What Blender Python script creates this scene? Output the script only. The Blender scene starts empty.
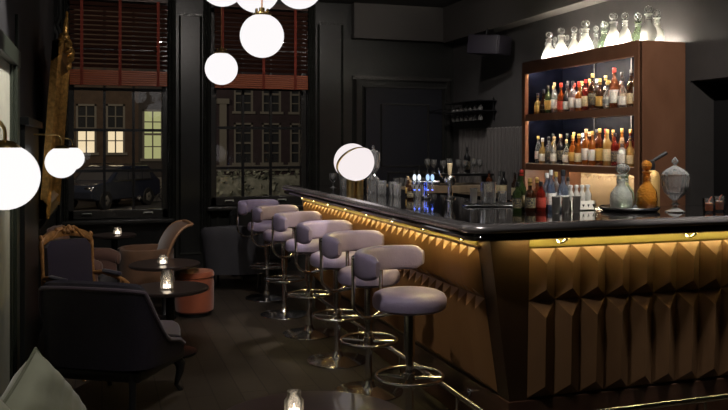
import bpy, bmesh, math, random
from mathutils import Vector, Matrix
random.seed(7)
SC = bpy.context.scene
COL = SC.collection
PI = math.pi
V = Vector

# ------------------------------------------------------------------ materials
def nt(name):
    m = bpy.data.materials.new(name); m.use_nodes = True
    t = m.node_tree; t.nodes.clear()
    o = t.nodes.new('ShaderNodeOutputMaterial')
    return m, t, o

def pm(name, col, rough=.5, metal=0., vary=0., vscale=6., bump=0., bscale=40., stretch=(1, 1, 1), spec=.5, sheen=0., coat=0., col2=None):
    m, t, o = nt(name)
    p = t.nodes.new('ShaderNodeBsdfPrincipled')
    p.inputs['Base Color'].default_value = (*col, 1)
    p.inputs['Roughness'].default_value = rough
    p.inputs['Metallic'].default_value = metal
    p.inputs['Specular IOR Level'].default_value = spec
    p.inputs['Sheen Weight'].default_value = sheen
    p.inputs['Coat Weight'].default_value = coat
    t.links.new(p.outputs[0], o.inputs[0])
    tc = t.nodes.new('ShaderNodeTexCoord'); mp = t.nodes.new('ShaderNodeMapping')
    mp.inputs['Scale'].default_value = stretch
    t.links.new(tc.outputs['Object'], mp.inputs[0])
    if vary > 0 or col2:
        n = t.nodes.new('ShaderNodeTexNoise'); n.inputs['Scale'].default_value = vscale; n.inputs['Detail'].default_value = 5
        t.links.new(mp.outputs[0], n.inputs['Vector'])
        r = t.nodes.new('ShaderNodeValToRGB')
        r.color_ramp.elements[0].position = .3; r.color_ramp.elements[1].position = .7
        c2 = col2 or tuple(min(1, c * (1 + vary)) for c in col)
        c1 = col if col2 else tuple(c * (1 - vary) for c in col)
        r.color_ramp.elements[0].color = (*c1, 1); r.color_ramp.elements[1].color = (*c2, 1)
        t.links.new(n.outputs['Fac'], r.inputs[0]); t.links.new(r.outputs[0], p.inputs['Base Color'])
    if bump > 0:
        n = t.nodes.new('ShaderNodeTexNoise'); n.inputs['Scale'].default_value = bscale; n.inputs['Detail'].default_value = 3
        b = t.nodes.new('ShaderNodeBump'); b.inputs['Strength'].default_value = bump; b.inputs['Distance'].default_value = .01
        t.links.new(mp.outputs[0], n.inputs['Vector']); t.links.new(n.outputs['Fac'], b.inputs['Height']); t.links.new(b.outputs[0], p.inputs['Normal'])
    return m

def em(name, col, s):
    m, t, o = nt(name)
    e = t.nodes.new('ShaderNodeEmission'); e.inputs[0].default_value = (*col, 1); e.inputs[1].default_value = s
    t.links.new(e.outputs[0], o.inputs[0]); return m

def glass(name, tint=(1, 1, 1), body=.12, bodycol=(.9, .9, .9), rough=.03, bump=0., bscale=60., edge=0., boost=1.0):
    """thin glass: see-through, mirror-like at grazing angles, with a little scattering body"""
    m, t, o = nt(name)
    tr = t.nodes.new('ShaderNodeBsdfTransparent'); tr.inputs[0].default_value = (*tint, 1)
    gl = t.nodes.new('ShaderNodeBsdfGlossy'); gl.inputs['Roughness'].default_value = rough
    tl = t.nodes.new('ShaderNodeBsdfTranslucent'); tl.inputs[0].default_value = (*bodycol, 1)
    df = t.nodes.new('ShaderNodeBsdfDiffuse'); df.inputs[0].default_value = (*bodycol, 1)
    mx0 = t.nodes.new('ShaderNodeMixShader'); mx0.inputs[0].default_value = .5
    t.links.new(tl.outputs[0], mx0.inputs[1]); t.links.new(df.outputs[0], mx0.inputs[2])
    mx1 = t.nodes.new('ShaderNodeMixShader'); mx1.inputs[0].default_value = body
    if edge:   # a wall seen edge-on is thicker glass and scatters more
        lw = t.nodes.new('ShaderNodeLayerWeight'); lw.inputs[0].default_value = .5
        pw = t.nodes.new('ShaderNodeMath'); pw.operation = 'POWER'; pw.inputs[1].default_value = 2.2
        ma = t.nodes.new('ShaderNodeMath'); ma.operation = 'MULTIPLY_ADD'; ma.inputs[1].default_value = edge; ma.inputs[2].default_value = body; ma.use_clamp = True
        t.links.new(lw.outputs['Facing'], pw.inputs[0]); t.links.new(pw.outputs[0], ma.inputs[0]); t.links.new(ma.outputs[0], mx1.inputs[0])
    t.links.new(tr.outputs[0], mx1.inputs[1]); t.links.new(mx0.outputs[0], mx1.inputs[2])
    fr = t.nodes.new('ShaderNodeFresnel'); fr.inputs[0].default_value = 1.5
    ml = t.nodes.new('ShaderNodeMath'); ml.operation = 'MULTIPLY'; ml.inputs[1].default_value = boost; ml.use_clamp = True
    t.links.new(fr.outputs[0], ml.inputs[0])
    mx2 = t.nodes.new('ShaderNodeMixShader')
    t.links.new(ml.outputs[0], mx2.inputs[0]); t.links.new(mx1.outputs[0], mx2.inputs[1]); t.links.new(gl.outputs[0], mx2.inputs[2])
    if bump > 0:
        tc = t.nodes.new('ShaderNodeTexCoord'); n = t.nodes.new('ShaderNodeTexVoronoi'); n.inputs['Scale'].default_value = bscale
        b = t.nodes.new('ShaderNodeBump'); b.inputs['Strength'].default_value = bump; b.inputs['Distance'].default_value = .01
        t.links.new(tc.outputs['Object'], n.inputs['Vector']); t.links.new(n.outputs['Distance'], b.inputs['Height'])
        for q in (gl, df, tl, fr): t.links.new(b.outputs[0], q.inputs['Normal'])
    t.links.new(mx2.outputs[0], o.inputs[0]); return m

def rglass(name, col=(1, 1, 1), body=.08, bodycol=(.9, .9, .9), rough=.0, bump=0., bscale=60., ior=1.45, glow=0):
    """refracting cut glass with a little scattering"""
    m, t, o = nt(name)
    g = t.nodes.new('ShaderNodeBsdfGlass'); g.inputs['Color'].default_value = (*col, 1); g.inputs['Roughness'].default_value = rough; g.inputs['IOR'].default_value = ior
    tl = t.nodes.new('ShaderNodeBsdfTranslucent'); tl.inputs[0].default_value = (*bodycol, 1)
    df = t.nodes.new('ShaderNodeBsdfDiffuse'); df.inputs[0].default_value = (*bodycol, 1)
    a = t.nodes.new('ShaderNodeMixShader'); a.inputs[0].default_value = .5; t.links.new(tl.outputs[0], a.inputs[1]); t.links.new(df.outputs[0], a.inputs[2])
    tr = t.nodes.new('ShaderNodeBsdfTransparent'); tr.inputs[0].default_value = (*col, 1)
    c = t.nodes.new('ShaderNodeMixShader'); c.inputs[0].default_value = .3; t.links.new(g.outputs[0], c.inputs[1]); t.links.new(tr.outputs[0], c.inputs[2])
    b = t.nodes.new('ShaderNodeMixShader'); b.inputs[0].default_value = body; t.links.new(c.outputs[0], b.inputs[1]); t.links.new(a.outputs[0], b.inputs[2])
    if bump > 0:
        tc = t.nodes.new('ShaderNodeTexCoord'); n = t.nodes.new('ShaderNodeTexVoronoi'); n.inputs['Scale'].default_value = bscale
        q = t.nodes.new('ShaderNodeBump'); q.inputs['Strength'].default_value = bump; q.inputs['Distance'].default_value = .01
        t.links.new(tc.outputs['Object'], n.inputs['Vector']); t.links.new(n.outputs['Distance'], q.inputs['Height'])
        for k in (g, df, tl): t.links.new(q.outputs[0], k.inputs['Normal'])
    t.links.new(b.outputs[0], o.inputs[0]); return m

def floor_mat():
    m, t, o = nt('floor_boards')
    p = t.nodes.new('ShaderNodeBsdfPrincipled'); t.links.new(p.outputs[0], o.inputs[0])
    tc = t.nodes.new('ShaderNodeTexCoord'); mp = t.nodes.new('ShaderNodeMapping'); mp.inputs['Rotation'].default_value = (0, 0, PI/2)
    t.links.new(tc.outputs['Object'], mp.inputs[0])
    br = t.nodes.new('ShaderNodeTexBrick'); br.inputs['Scale'].default_value = 1.0
    br.inputs['Brick Width'].default_value = 1.6; br.inputs['Row Height'].default_value = .16; br.inputs['Mortar Size'].default_value = .004
    br.inputs['Color1'].default_value = (.040, .032, .026, 1); br.inputs['Color2'].default_value = (.062, .050, .040, 1); br.inputs['Mortar'].default_value = (.016, .013, .011, 1)
    t.links.new(mp.outputs[0], br.inputs['Vector'])
    n = t.nodes.new('ShaderNodeTexNoise'); n.inputs['Scale'].default_value = 3; n.inputs['Detail'].default_value = 8
    t.links.new(tc.outputs['Object'], n.inputs['Vector'])
    mx = t.nodes.new('ShaderNodeMixRGB'); mx.blend_type = 'MULTIPLY'; mx.inputs[0].default_value = .8
    rp = t.nodes.new('ShaderNodeValToRGB'); rp.color_ramp.elements[0].color = (.55, .5, .45, 1); rp.color_ramp.elements[1].color = (1.3, 1.25, 1.2, 1)
    t.links.new(n.outputs['Fac'], rp.inputs[0]); t.links.new(br.outputs['Color'], mx.inputs[1]); t.links.new(rp.outputs[0], mx.inputs[2])
    t.links.new(mx.outputs[0], p.inputs['Base Color'])
    r2 = t.nodes.new('ShaderNodeMapRange'); r2.inputs['To Min'].default_value = .42; r2.inputs['To Max'].default_value = .62
    t.links.new(n.outputs['Fac'], r2.inputs[0]); t.links.new(r2.outputs[0], p.inputs['Roughness'])
    p.inputs['Specular IOR Level'].default_value = .3
    return m

def wood(name, c1, c2, rough=.4, stretch=(1, 1, 12), scale=4., spec=.5, metal=0., coat=0.):
    m, t, o = nt(name)
    p = t.nodes.new('ShaderNodeBsdfPrincipled'); t.links.new(p.outputs[0], o.inputs[0])
    tc = t.nodes.new('ShaderNodeTexCoord'); mp = t.nodes.new('ShaderNodeMapping')
    mp.inputs['Scale'].default_value = tuple(12. / s for s in stretch) if False else stretch
    t.links.new(tc.outputs['Object'], mp.inputs[0])
    n = t.nodes.new('ShaderNodeTexNoise'); n.inputs['Scale'].default_value = scale; n.inputs['Detail'].default_value = 6; n.inputs['Distortion'].default_value = .6
    t.links.new(mp.outputs[0], n.inputs['Vector'])
    r = t.nodes.new('ShaderNodeValToRGB'); r.color_ramp.elements[0].position = .35; r.color_ramp.elements[1].position = .68
    r.color_ramp.elements[0].color = (*c1, 1); r.color_ramp.elements[1].color = (*c2, 1)
    t.links.new(n.outputs['Fac'], r.inputs[0]); t.links.new(r.outputs[0], p.inputs['Base Color'])
    p.inputs['Roughness'].default_value = rough; p.inputs['Specular IOR Level'].default_value = spec; p.inputs['Metallic'].default_value = metal
    p.inputs['Coat Weight'].default_value = coat
    return m

M = {}
M['floor'] = floor_mat()
M['wall'] = pm('wall_paint', (.034, .034, .036), .55, vary=.15, vscale=2)
M['gloss_wall'] = pm('gloss_dark_paint', (.018, .019, .018), .33, vary=.2, vscale=5, bump=.12, bscale=45, spec=.5)
M['gloss_trim'] = pm('gloss_dark_trim', (.036, .038, .033), .2, vary=.2, vscale=5, bump=.5, bscale=35, spec=.7)
M['ceiling'] = pm('ceiling_paint', (.03, .029, .029), .7)
M['bulk'] = pm('bulkhead_paint', (.068, .062, .058), .7)
M['gwall'] = pm('grey_wall_paint', (.055, .052, .052), .6, vary=.1)
M['door'] = pm('door_paint', (.012, .013, .018), .4, bump=.1)
M['trim'] = pm('trim_paint', (.035, .034, .032), .25, bump=.3, bscale=30)
M['panel_pale'] = pm('pale_panel', (.62, .62, .50), .5, vary=.12, vscale=7)
M['panel_trim'] = pm('green_trim', (.035, .042, .03), .35)
M['brass'] = pm('brass', (.62, .44, .18), .28, metal=1)
M['copper'] = pm('copper_rod', (.70, .36, .17), .45, metal=.5)
M['chrome'] = pm('chrome', (.82, .80, .79), .17, metal=1)
M['steel'] = pm('steel', (.45, .44, .43), .25, metal=1)
M['softsteel'] = pm('soft_steel', (.8,.77,.72), .3, metal=1)
M['black'] = pm('black_paint', (.01, .01, .011), .35)
M['blackmetal'] = pm('black_metal', (.02, .02, .022), .3, metal=.6)
M['lilac'] = pm('lilac_leather', (.37, .305, .455), .42, vary=.1, vscale=9, bump=.15, bscale=90)
M['opal'] = em('opal_glass_lit', (1, .965, .97), .68)
M['opal_wall'] = em('opal_wall_globe_lit', (1, .97, .96), .70)
M['opal_lamp'] = em('opal_bar_lamp_lit', (1, .91, .91), .64)
M['led'] = em('led_warm', (1, .81, .33), 27)
M['ledw'] = em('led_white_warm', (1, .88, .70), 170)
M['ledlow'] = em('led_niche', (1, .85, .62), 45)
M['ledtop'] = em('led_top', (1, .93, .78), 130)
M['gold'] = wood('gold_stained_veneer', (.235, .112, .042), (.31, .155, .06), .45, (1.2, 1.2, .35), 3.)
M['gold_front'] = wood('dim_front_veneer', (.20, .105, .050), (.27, .148, .072), .48, (1.2, 1.2, .35), 3.)  # same veneer as the left, the front's dimmer light worked into its tone
M['goldlip'] = pm('gold_lip', (.13, .10, .022), .5)
M['bardark'] = wood('dark_bar_board', (.05, .026, .013), (.075, .04, .02), .4, (1, 1, .3), 4)
M['plinth'] = wood('plinth_wood', (.07, .03, .018), (.10, .045, .025), .45, (1, 1, 5), 3)
M['top'] = pm('black_lacquer_top', (.008, .007, .007), .09, spec=.7, coat=.4)
M['nosing'] = pm('pewter_nosing', (.52, .48, .48), .24, metal=.7)
M['cab'] = wood('mahogany_cabinet', (.21, .098, .055), (.28, .135, .078), .42, (1, 1, .5), 4)
M['mirror'] = pm('smoked_mirror', (.002, .0025, .006), .4, spec=.03)
M['redwood'] = wood('red_blind_wood', (.34, .075, .025), (.46, .12, .04), .4, (.6, 2, 14), 3)
M['slat'] = wood('dark_slat_wood', (.055, .022, .016), (.085, .034, .022), .45, (1, 4, 10), 3)
M['tape'] = pm('red_tape', (.24, .035, .018), .8)
M['gilt'] = pm('gilt', (.52, .29, .08), .35, metal=.7, vary=.4, vscale=30, bump=.5, bscale=60)
M['giltwood'] = pm('gilt_brown_wood', (.42, .20, .07), .4, metal=.2, vary=.3, vscale=20, bump=.3, bscale=50)
M['mirrorg'] = pm('old_mirror', (.25, .24, .24), .08, metal=1)
M['charcoal'] = pm('charcoal_leather', (.022, .019, .029), .5, vary=.15, vscale=6, bump=.2, bscale=70, spec=.4)
M['plumcloth'] = pm('plum_charcoal_piping', (.07, .048, .068), .55, sheen=.3)
M['purple'] = pm('purple_velvet', (.022, .014, .036), .8, sheen=.4)
M['tan'] = pm('tan_suede', (.20, .10, .052), .75, vary=.15, vscale=10, sheen=.3)
M['tanedge'] = pm('pale_wood_edge', (.42, .22, .11), .45)
M['mauve'] = pm('mauve_brown_suede', (.21, .105, .08), .75, vary=.15, sheen=.4)
M['greycush'] = pm('grey_cushion', (.10, .095, .10), .8)
M['slate'] = pm('slate_fabric', (.052, .050, .058), .7, vary=.1)
M['orange'] = pm('rust_velvet', (.36, .085, .035), .75, sheen=.4, vary=.15)
M['green'] = pm('sage_velvet', (.30, .31, .22), .7, sheen=.6, vary=.12, vscale=5, bump=.2, bscale=8)
M['greenseam'] = pm('sage_piping', (.18, .19, .13), .7)
M['table'] = wood('dark_table_wood', (.055, .036, .032), (.08, .052, .045), .32, (1, 10, 1), 3, coat=.3)
M['tedge'] = pm('table_rim', (.08, .06, .055), .3, metal=.5)
M['glass'] = glass('clear_glass', body=.06)
M['pane'] = glass('window_pane', body=0., boost=.55)
M['crystal'] = glass('cut_crystal', body=.16, edge=.9, bodycol=(1, 1, 1), rough=.06, boost=2.2)
M['sconce_glass'] = glass('ribbed_glass', body=.25, edge=.7, bodycol=(1, .95, .88), rough=.1, boost=2)
M['frost'] = glass('frosted_glass', tint=(.9, .9, .88), body=.72, bodycol=(.92, .91, .84), rough=.3, boost=1.2)
M['stopper'] = glass('stopper_glass', body=.16, edge=.9, bodycol=(1, 1, .96), rough=.05, boost=2.2)
M['greenglass'] = glass('pale_green_glass', tint=(.80, .92, .76), body=.22, edge=.6, bodycol=(.65, .82, .55), rough=.06, boost=2)
M['orangeglass'] = glass('amber_orange_glass', tint=(.95, .5, .12), body=.55, edge=.3, bodycol=(.95, .40, .05), rough=.06, bump=.5, bscale=80, boost=2)
M['frostcut'] = glass('cut_frosted_glass', tint=(.95, .98, .95), body=.40, edge=.6, bodycol=(.95, 1, .93), rough=.1, bump=.5, bscale=80, boost=2)
M['goldsiphon'] = pm('gold_mesh_siphon', (.62, .40, .15), .4, metal=.6, bump=.6, bscale=160)
M['candle'] = em('candle_flame', (1, .8, .5), 9)
M['wax'] = em('lit_wax', (1, .84, .66), 3.5)
M['white'] = pm('white_label', (.80, .77, .68), .6)
M['cream'] = pm('cream_handle', (.6, .48, .30), .45)
M['badge'] = em('lit_tap_badge', (.42, .62, 1), .9)
M['badge2'] = em('lit_tap_badge_white', (.78, .88, 1), .9)
M['blueled'] = em('blue_led', (.08, .16, 1), 7)
M['lightwood'] = wood('counter_edge_wood', (.26, .19, .12), (.34, .26, .17), .5, (6, 1, 1), 3)
M['pleat'] = pm('beige_pleat', (.42, .32, .20), .5)
M['rib'] = pm('fluted_tile', (.13, .12, .115), .3)
M['amber'] = glass('amber_drink', tint=(1,.6,.2), body=.75, bodycol=(1, .38, .06), rough=.1)
M['speaker'] = pm('speaker_black', (.012, .010, .016), .5)
M['brick'] = pm('far_brick', (.060, .040, .028), .9, vary=.2, vscale=3)
M['brick2'] = pm('far_grey_wall', (.035, .030, .028), .9, vary=.2, vscale=3)
M['brick3'] = pm('far_plum_brick', (.028, .018, .022), .9, vary=.2, vscale=3)
M['stone'] = pm('far_stone', (.14, .13, .11), .8)
M['darkpane'] = pm('far_dark_pane', (.03, .032, .035), .1, spec=.6)
M['litroom'] = em('far_lit_room', (1, .80, .50), .62)
M['litgreen'] = em('far_lit_curtain', (.85, .85, .38), .28)
M['asphalt'] = pm('asphalt', (.03, .03, .032), .5, vary=.3, vscale=2)
M['carpaint'] = pm('car_paint', (.018, .022, .036), .15, spec=.7, coat=.6)
M['carglass'] = pm('car_glass', (.05, .05, .055), .05, spec=.8)
M['tyre'] = pm('tyre', (.008, .008, .008), .8)
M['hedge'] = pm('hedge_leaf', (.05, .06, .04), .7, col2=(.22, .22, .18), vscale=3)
M['hedge_pale'] = pm('hedge_leaf_pale', (.16, .17, .13), .6)  # paler leaf tone for the outer foliage

# ------------------------------------------------------------------ mesh helpers
class MB:
    def __init__(s): s.bm = bmesh.new()
    def box(s, lo, hi, mat=None):
        x0, y0, z0 = lo; x1, y1, z1 = hi
        v = [s.bm.verts.new(p) for p in ((x0,y0,z0),(x1,y0,z0),(x1,y1,z0),(x0,y1,z0),(x0,y0,z1),(x1,y0,z1),(x1,y1,z1),(x0,y1,z1))]
        if mat is not None:
            for q in v: q.co = mat @ q.co
        for f in ((0,3,2,1),(4,5,6,7),(0,1,5,4),(1,2,6,5),(2,3,7,6),(3,0,4,7)): s.bm.faces.new([v[i] for i in f])
        return s
    def cbox(s, c, d, rot=None):
        m = Matrix.Translation(c)
        if rot is not None: m = m @ rot
        return s.box((-d[0]/2,-d[1]/2,-d[2]/2), (d[0]/2,d[1]/2,d[2]/2), m)
    def loops(s, rings, cap=True, close=True):
        R = [[s.bm.verts.new(p) for p in r] for r in rings]
        n = len(R[0])
        for a, b in zip(R, R[1:]):
            for i in range(n if close else n-1):
                j = (i+1) % n
                try: s.bm.faces.new((a[i], a[j], b[j], b[i]))
                except ValueError: pass
        if cap:
            for r, rev in ((R[0], True), (R[-1], False)):
                try: s.bm.faces.new(list(reversed(r)) if rev else r)
                except ValueError: pass
        return s
    def lathe(s, prof, n=24, c=(0,0,0), mat=None, flute=0, fn=0, sy=1.):
        rings = []
        for r, z in prof:
            ring = []
            for i in range(n):
                a = 2*PI*i/n; rr = max(r, .0002)*(1+(flute*math.cos(fn*a) if flute and r > .002 else 0))
                p = V((rr*math.cos(a), rr*math.sin(a)*sy, z))
                p = (mat @ p) if mat is not None else p + V(c)
                ring.append(p)
            rings.append(ring)
        return s.loops(rings)
    def sphere(s, c, r, n=24, k=14, sc=(1,1,1)):
        rings = []
        for j in range(k+1):
            t = PI*j/k
            rings.append([(c[0]+sc[0]*r*max(math.sin(t),.003)*math.cos(2*PI*i/n), c[1]+sc[1]*r*max(math.sin(t),.003)*math.sin(2*PI*i/n), c[2]-sc[2]*r*math.cos(t)) for i in range(n)])
        return s.loops(rings)
    def tube(s, pts, r, n=10, closed=False):
        pts = [V(p) for p in pts]; N = len(pts); rs = r if isinstance(r, (list, tuple)) else [r]*N
        up = V((0,0,1)); rings = []; prev = None
        for i, p in enumerate(pts):
            if closed: t = (pts[(i+1) % N]-pts[i-1])
            else: t = (pts[min(i+1,N-1)]-pts[max(i-1,0)])
            t.normalize()
            if prev is None:
                a = t.cross(up)
                if a.length < .05: a = t.cross(V((1,0,0)))
            else: a = prev - t*prev.dot(t)
            a.normalize(); prev = a; b = t.cross(a)
            rings.append([p+(a*math.cos(2*PI*k/n)+b*math.sin(2*PI*k/n))*rs[i] for k in range(n)])
        if closed: rings.append(rings[0]); return s.loops(rings, cap=False)
        return s.loops(rings)
    def prism(s, poly, z0, z1, poly2=None):
        return s.loops([[(x,y,z0) for x,y in poly], [(x,y,z1) for x,y in (poly2 or poly)]])
    def xprism(s, poly, t0, t1, fn):   # poly in 2-D, fn(a,b,t) -> 3-D
        return s.loops([[fn(a,b,t0) for a,b in poly], [fn(a,b,t1) for a,b in poly]])
    def faces(s, vs, fs):
        v = [s.bm.verts.new(p) for p in vs]
        for f in fs: s.bm.faces.new([v[i] for i in f])
        return s
    def rbox(s, lo, hi, rad=.03, seg=3, mat=None):   # rounded box
        c = bmesh.new()
        x0,y0,z0 = lo; x1,y1,z1 = hi
        v = [c.verts.new(p) for p in ((x0,y0,z0),(x1,y0,z0),(x1,y1,z0),(x0,y1,z0),(x0,y0,z1),(x1,y0,z1),(x1,y1,z1),(x0,y1,z1))]
        for f in ((0,3,2,1),(4,5,6,7),(0,1,5,4),(1,2,6,5),(2,3,7,6),(3,0,4,7)): c.faces.new([v[i] for i in f])
        bmesh.ops.bevel(c, geom=c.edges[:], offset=rad, segments=seg, profile=.5, affect='EDGES')
        if mat is not None: bmesh.ops.transform(c, matrix=mat, verts=c.verts)
        me = bpy.data.meshes.new('t'); c.to_mesh(me); c.free(); s.bm.from_mesh(me); bpy.data.meshes.remove(me)
        return s
    def build(s, name, mat, parent=None, smooth=True, bevel=0, ang=40):
        bm = s.bm
        bmesh.ops.remove_doubles(bm, verts=bm.verts, dist=1e-5)
        bmesh.ops.recalc_face_normals(bm, faces=bm.faces)
        if smooth:
            ca = math.radians(ang)
            for f in bm.faces: f.smooth = True
            for e in bm.edges:
                if len(e.link_faces) == 2:
                    try: e.smooth = e.calc_face_angle() < ca
                    except ValueError: pass
        me = bpy.data.meshes.new(name); bm.to_mesh(me); bm.free()
        me.materials.append(M[mat] if isinstance(mat, str) else mat)
        o = bpy.data.objects.new(name, me); COL.objects.link(o)
        if parent: o.parent = parent
        if bevel:
            b = o.modifiers.new('bevel', 'BEVEL'); b.width = bevel; b.segments = 2; b.limit_method = 'ANGLE'
        return o

def thing(name, label, cat, loc=(0,0,0), rz=0, group=None):
    o = bpy.data.objects.new(name, None); COL.objects.link(o); o.empty_display_size = .1
    o.location = loc; o.rotation_euler = (0,0,rz); o['label'] = label; o['category'] = cat
    if group: o['group'] = group
    return o
def tag(o, label, cat, group=None, kind=None):
    o['label'] = label; o['category'] = cat
    if group: o['group'] = group
    if kind: o['kind'] = kind
    return o
def struct(mb, name, mat, parent=None, label=None, **k):
    o = mb.build(name, mat, parent, **k)
    if not parent: o['kind'] = 'structure'
    if label: o['label'] = label
    return o
def dup(root, loc, rz=0, label=None, group=None, scale=None):
    r = root.copy(); COL.objects.link(r); r.location = loc; r.rotation_euler = (0,0,rz)
    if label: r['label'] = label
    if group: r['group'] = group
    if scale: r.scale = scale
    for ch in list(root.children):
        c = ch.copy(); COL.objects.link(c); c.parent = r
        for g in list(ch.children):
            d = g.copy(); COL.objects.link(d); d.parent = c
    return r
def lamp(kind, loc, energy, col=(1,1,1), size=.1, rot=(0,0,0), sy=None, spot=None, blend=.5, name='light'):
    l = bpy.data.lights.new(name, kind); l.energy = energy; l.color = col
    if kind == 'AREA':
        l.size = size
        if sy: l.shape = 'RECTANGLE'; l.size_y = sy
    else: l.shadow_soft_size = size
    if kind == 'SPOT': l.spot_size = spot; l.spot_blend = blend
    o = bpy.data.objects.new(name, l); COL.objects.link(o); o.location = loc; o.rotation_euler = rot
    return o
def aim(o, tgt):
    d = V(tgt)-o.location; o.rotation_euler = d.to_track_quat('-Z','Y').to_euler()

# ------------------------------------------------------------------ room
XL, XR, YB, YN, ZC = -.5, 4.3, 9.3, -1.2, 3.25
struct(MB().box((XL-.2,YN-.2,-.12),(XR+1.2,YB+.3,0)), 'floor', 'floor', smooth=False)
struct(MB().box((XL-.2,YN-.2,ZC),(XR+1.2,YB+.3,ZC+.12)), 'ceiling', 'ceiling', smooth=False)
struct(MB().box((XL-.2,YN-.2,0),(XL,YB+.3,ZC)), 'wall_left', 'wall', smooth=False)
struct(MB().box((XL-.2,YN-.2,0),(XR+1.2,YN,ZC)), 'wall_near', 'wall', smooth=False)
# back wall with two window openings
W1 = (-.36, .72); W2 = (1.21, 2.36); ZS1, ZS2, ZT = .68, .80, 3.12
b = MB()
b.box((XL,YB,0),(W1[0],YB+.3,ZC)); b.box((W1[1],YB,0),(W2[0],YB+.3,ZC)); b.box((W2[1],YB,0),(XR+1.2,YB+.3,ZC))
for (a,c),zs in ((W1,ZS1),(W2,ZS2)):
    b.box((a,YB,0),(c,YB+.3,zs)); b.box((a,YB,ZT),(c,YB+.3,ZC))
struct(b, 'wall_back', 'gloss_wall', smooth=False)
# right wall with doorway (Y 3.6 .. 4.98, up to z 2.0)
b = MB()
b.box((XR,4.98,0),(XR+.3,YB,ZC)); b.box((XR,3.75,2.0),(XR+.3,4.98,ZC)); b.box((XR,YN,0),(XR+.3,3.75,ZC))
struct(b, 'wall_right', 'gwall', smooth=False)
d = struct(MB().box((XR+.22,3.75,0),(XR+.28,4.98,2.0)), 'door_2', 'door', smooth=False)
struct(MB().box((XR+.205,4.78,.02),(XR+.222,4.96,1.97)).box((XR+.205,3.75,1.85),(XR+.222,4.96,1.97)), 'door_casing', 'black', d, smooth=False)
# bulkhead round the far right corner
struct(MB().box((2.92,YB-.12,2.82),(XR,YB,ZC)).box((XR-.2,4.4,2.80),(XR,YB-.12,ZC)), 'ceiling_bulkhead', 'bulk', smooth=False, bevel=.004)
struct(MB().box((-.5,4.5,3.12),(XR,4.9,ZC)), 'ceiling_beam', 'ceiling', smooth=False)
struct(MB().box((-.36,YB-.012,0),(XR,YB,.16)), 'baseboard_back', 'trim', smooth=False)
struct(MB().box((XL,YN,0),(XL+.012,YB,.14)), 'baseboard_left', 'trim', smooth=False)
# windows: frame, muntins and panes
def window(n, x0, x1, zs, cols, rows, ztop):
    y = YB+.08
    b = MB()
    fw = .065
    b.box((x0,y-.04,zs),(x0+fw,y+.05,ZT)).box((x1-fw,y-.04,zs),(x1,y+.05,ZT)).box((x0,y-.04,zs),(x1,y+.05,zs+.10)).box((x0,y-.04,ZT-.06),(x1,y+.05,ZT))
    w = struct(b, 'window_%d' % n, 'trim', smooth=False, bevel=.006)
    b = MB()
    for x in cols: b.box((x-.014,y-.02,zs+.08),(x+.014,y+.03,ZT-.05))
    for z in rows: b.box((x0+.05,y-.022,z-.016),(x1-.05,y+.032,z+.016))
    struct(b, 'window_muntin', 'black', w, smooth=False)
    struct(MB().box((x0+.05,y+.003,zs+.08),(x1-.05,y+.007,ZT-.05)), 'window_pane', 'pane', w, smooth=False)
    struct(MB().rbox((x0-.06,YB-.13,zs-.05),(x1+.06,YB+.04,zs),.012), 'window_sill', 'trim', w)
    return w
w1 = window(1, W1[0], W1[1], ZS1, (.026,.341), (1.68,1.22,2.14,2.6), 3.1)
w2 = window(2, W2[0], W2[1], ZS2, (1.592,1.927), (1.715,1.24,2.18,2.64), 3.1)
for w, xs, z in ((w1, (-.16,.50), .735), (w2, (1.42,2.05), .85)):
    for x in xs:
        struct(MB().tube([(x-.05,YB+.035,z),(x-.05,YB+.005,z+.0),(x-.05,YB-.0,z+.012),(x+.05,YB-.0,z+.012),(x+.05,YB+.005,z),(x+.05,YB+.035,z)], .007), 'sash_handle', 'softsteel', w)
# mouldings: window casings, pier panel, wall panelling
def vmould(b, x, z0, z1, w=.05, y=None, d=.05):
    y = YB if y is None else y
    b.loops([[(x-w/2,y,z),(x-w/2,y-d*.4,z),(x-w*.3,y-d*.75,z),(x-w*.15,y-d*.5,z),(x,y-d,z),(x+w*.15,y-d*.5,z),(x+w*.3,y-d*.75,z),(x+w/2,y-d*.4,z),(x+w/2,y,z)] for z in (z0,z1)])
b = MB()
for x in (W1[0]-.035, W1[1]+.04, W2[0]-.05, W2[1]+.05): vmould(b, x, 0, ZC, .09, d=.08)
struct(b, 'trim_1', 'gloss_trim', label='window casing mouldings')
b = MB()
for x in (.85, 1.09): vmould(b, x, .25, 3.0, .025, d=.025)
b.box((.85,YB-.02,3.0),(1.09,YB,3.025)); b.box((.85,YB-.02,.25),(1.09,YB,.275))
for x0,x1,zt in ((2.50,2.80,2.98),):
    for x in (x0,x1): vmould(b, x, .25, zt, .028, d=.03)
    b.box((x0,YB-.02,zt),(x1,YB,zt+.025))
for x0,x1,z0,zt in ((-.30,.66,.2,.58),(1.27,2.30,.2,.68)):
    b.box((x0,YB-.02,z0),(x1,YB,z0+.02)).box((x0,YB-.02,zt),(x1,YB,zt+.02)).box((x0,YB-.02,z0),(x0+.02,YB,zt)).box((x1-.02,YB-.02,z0),(x1,YB,zt))
struct(b, 'trim_2', 'gloss_trim', label='panel mouldings on the pier')
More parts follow.
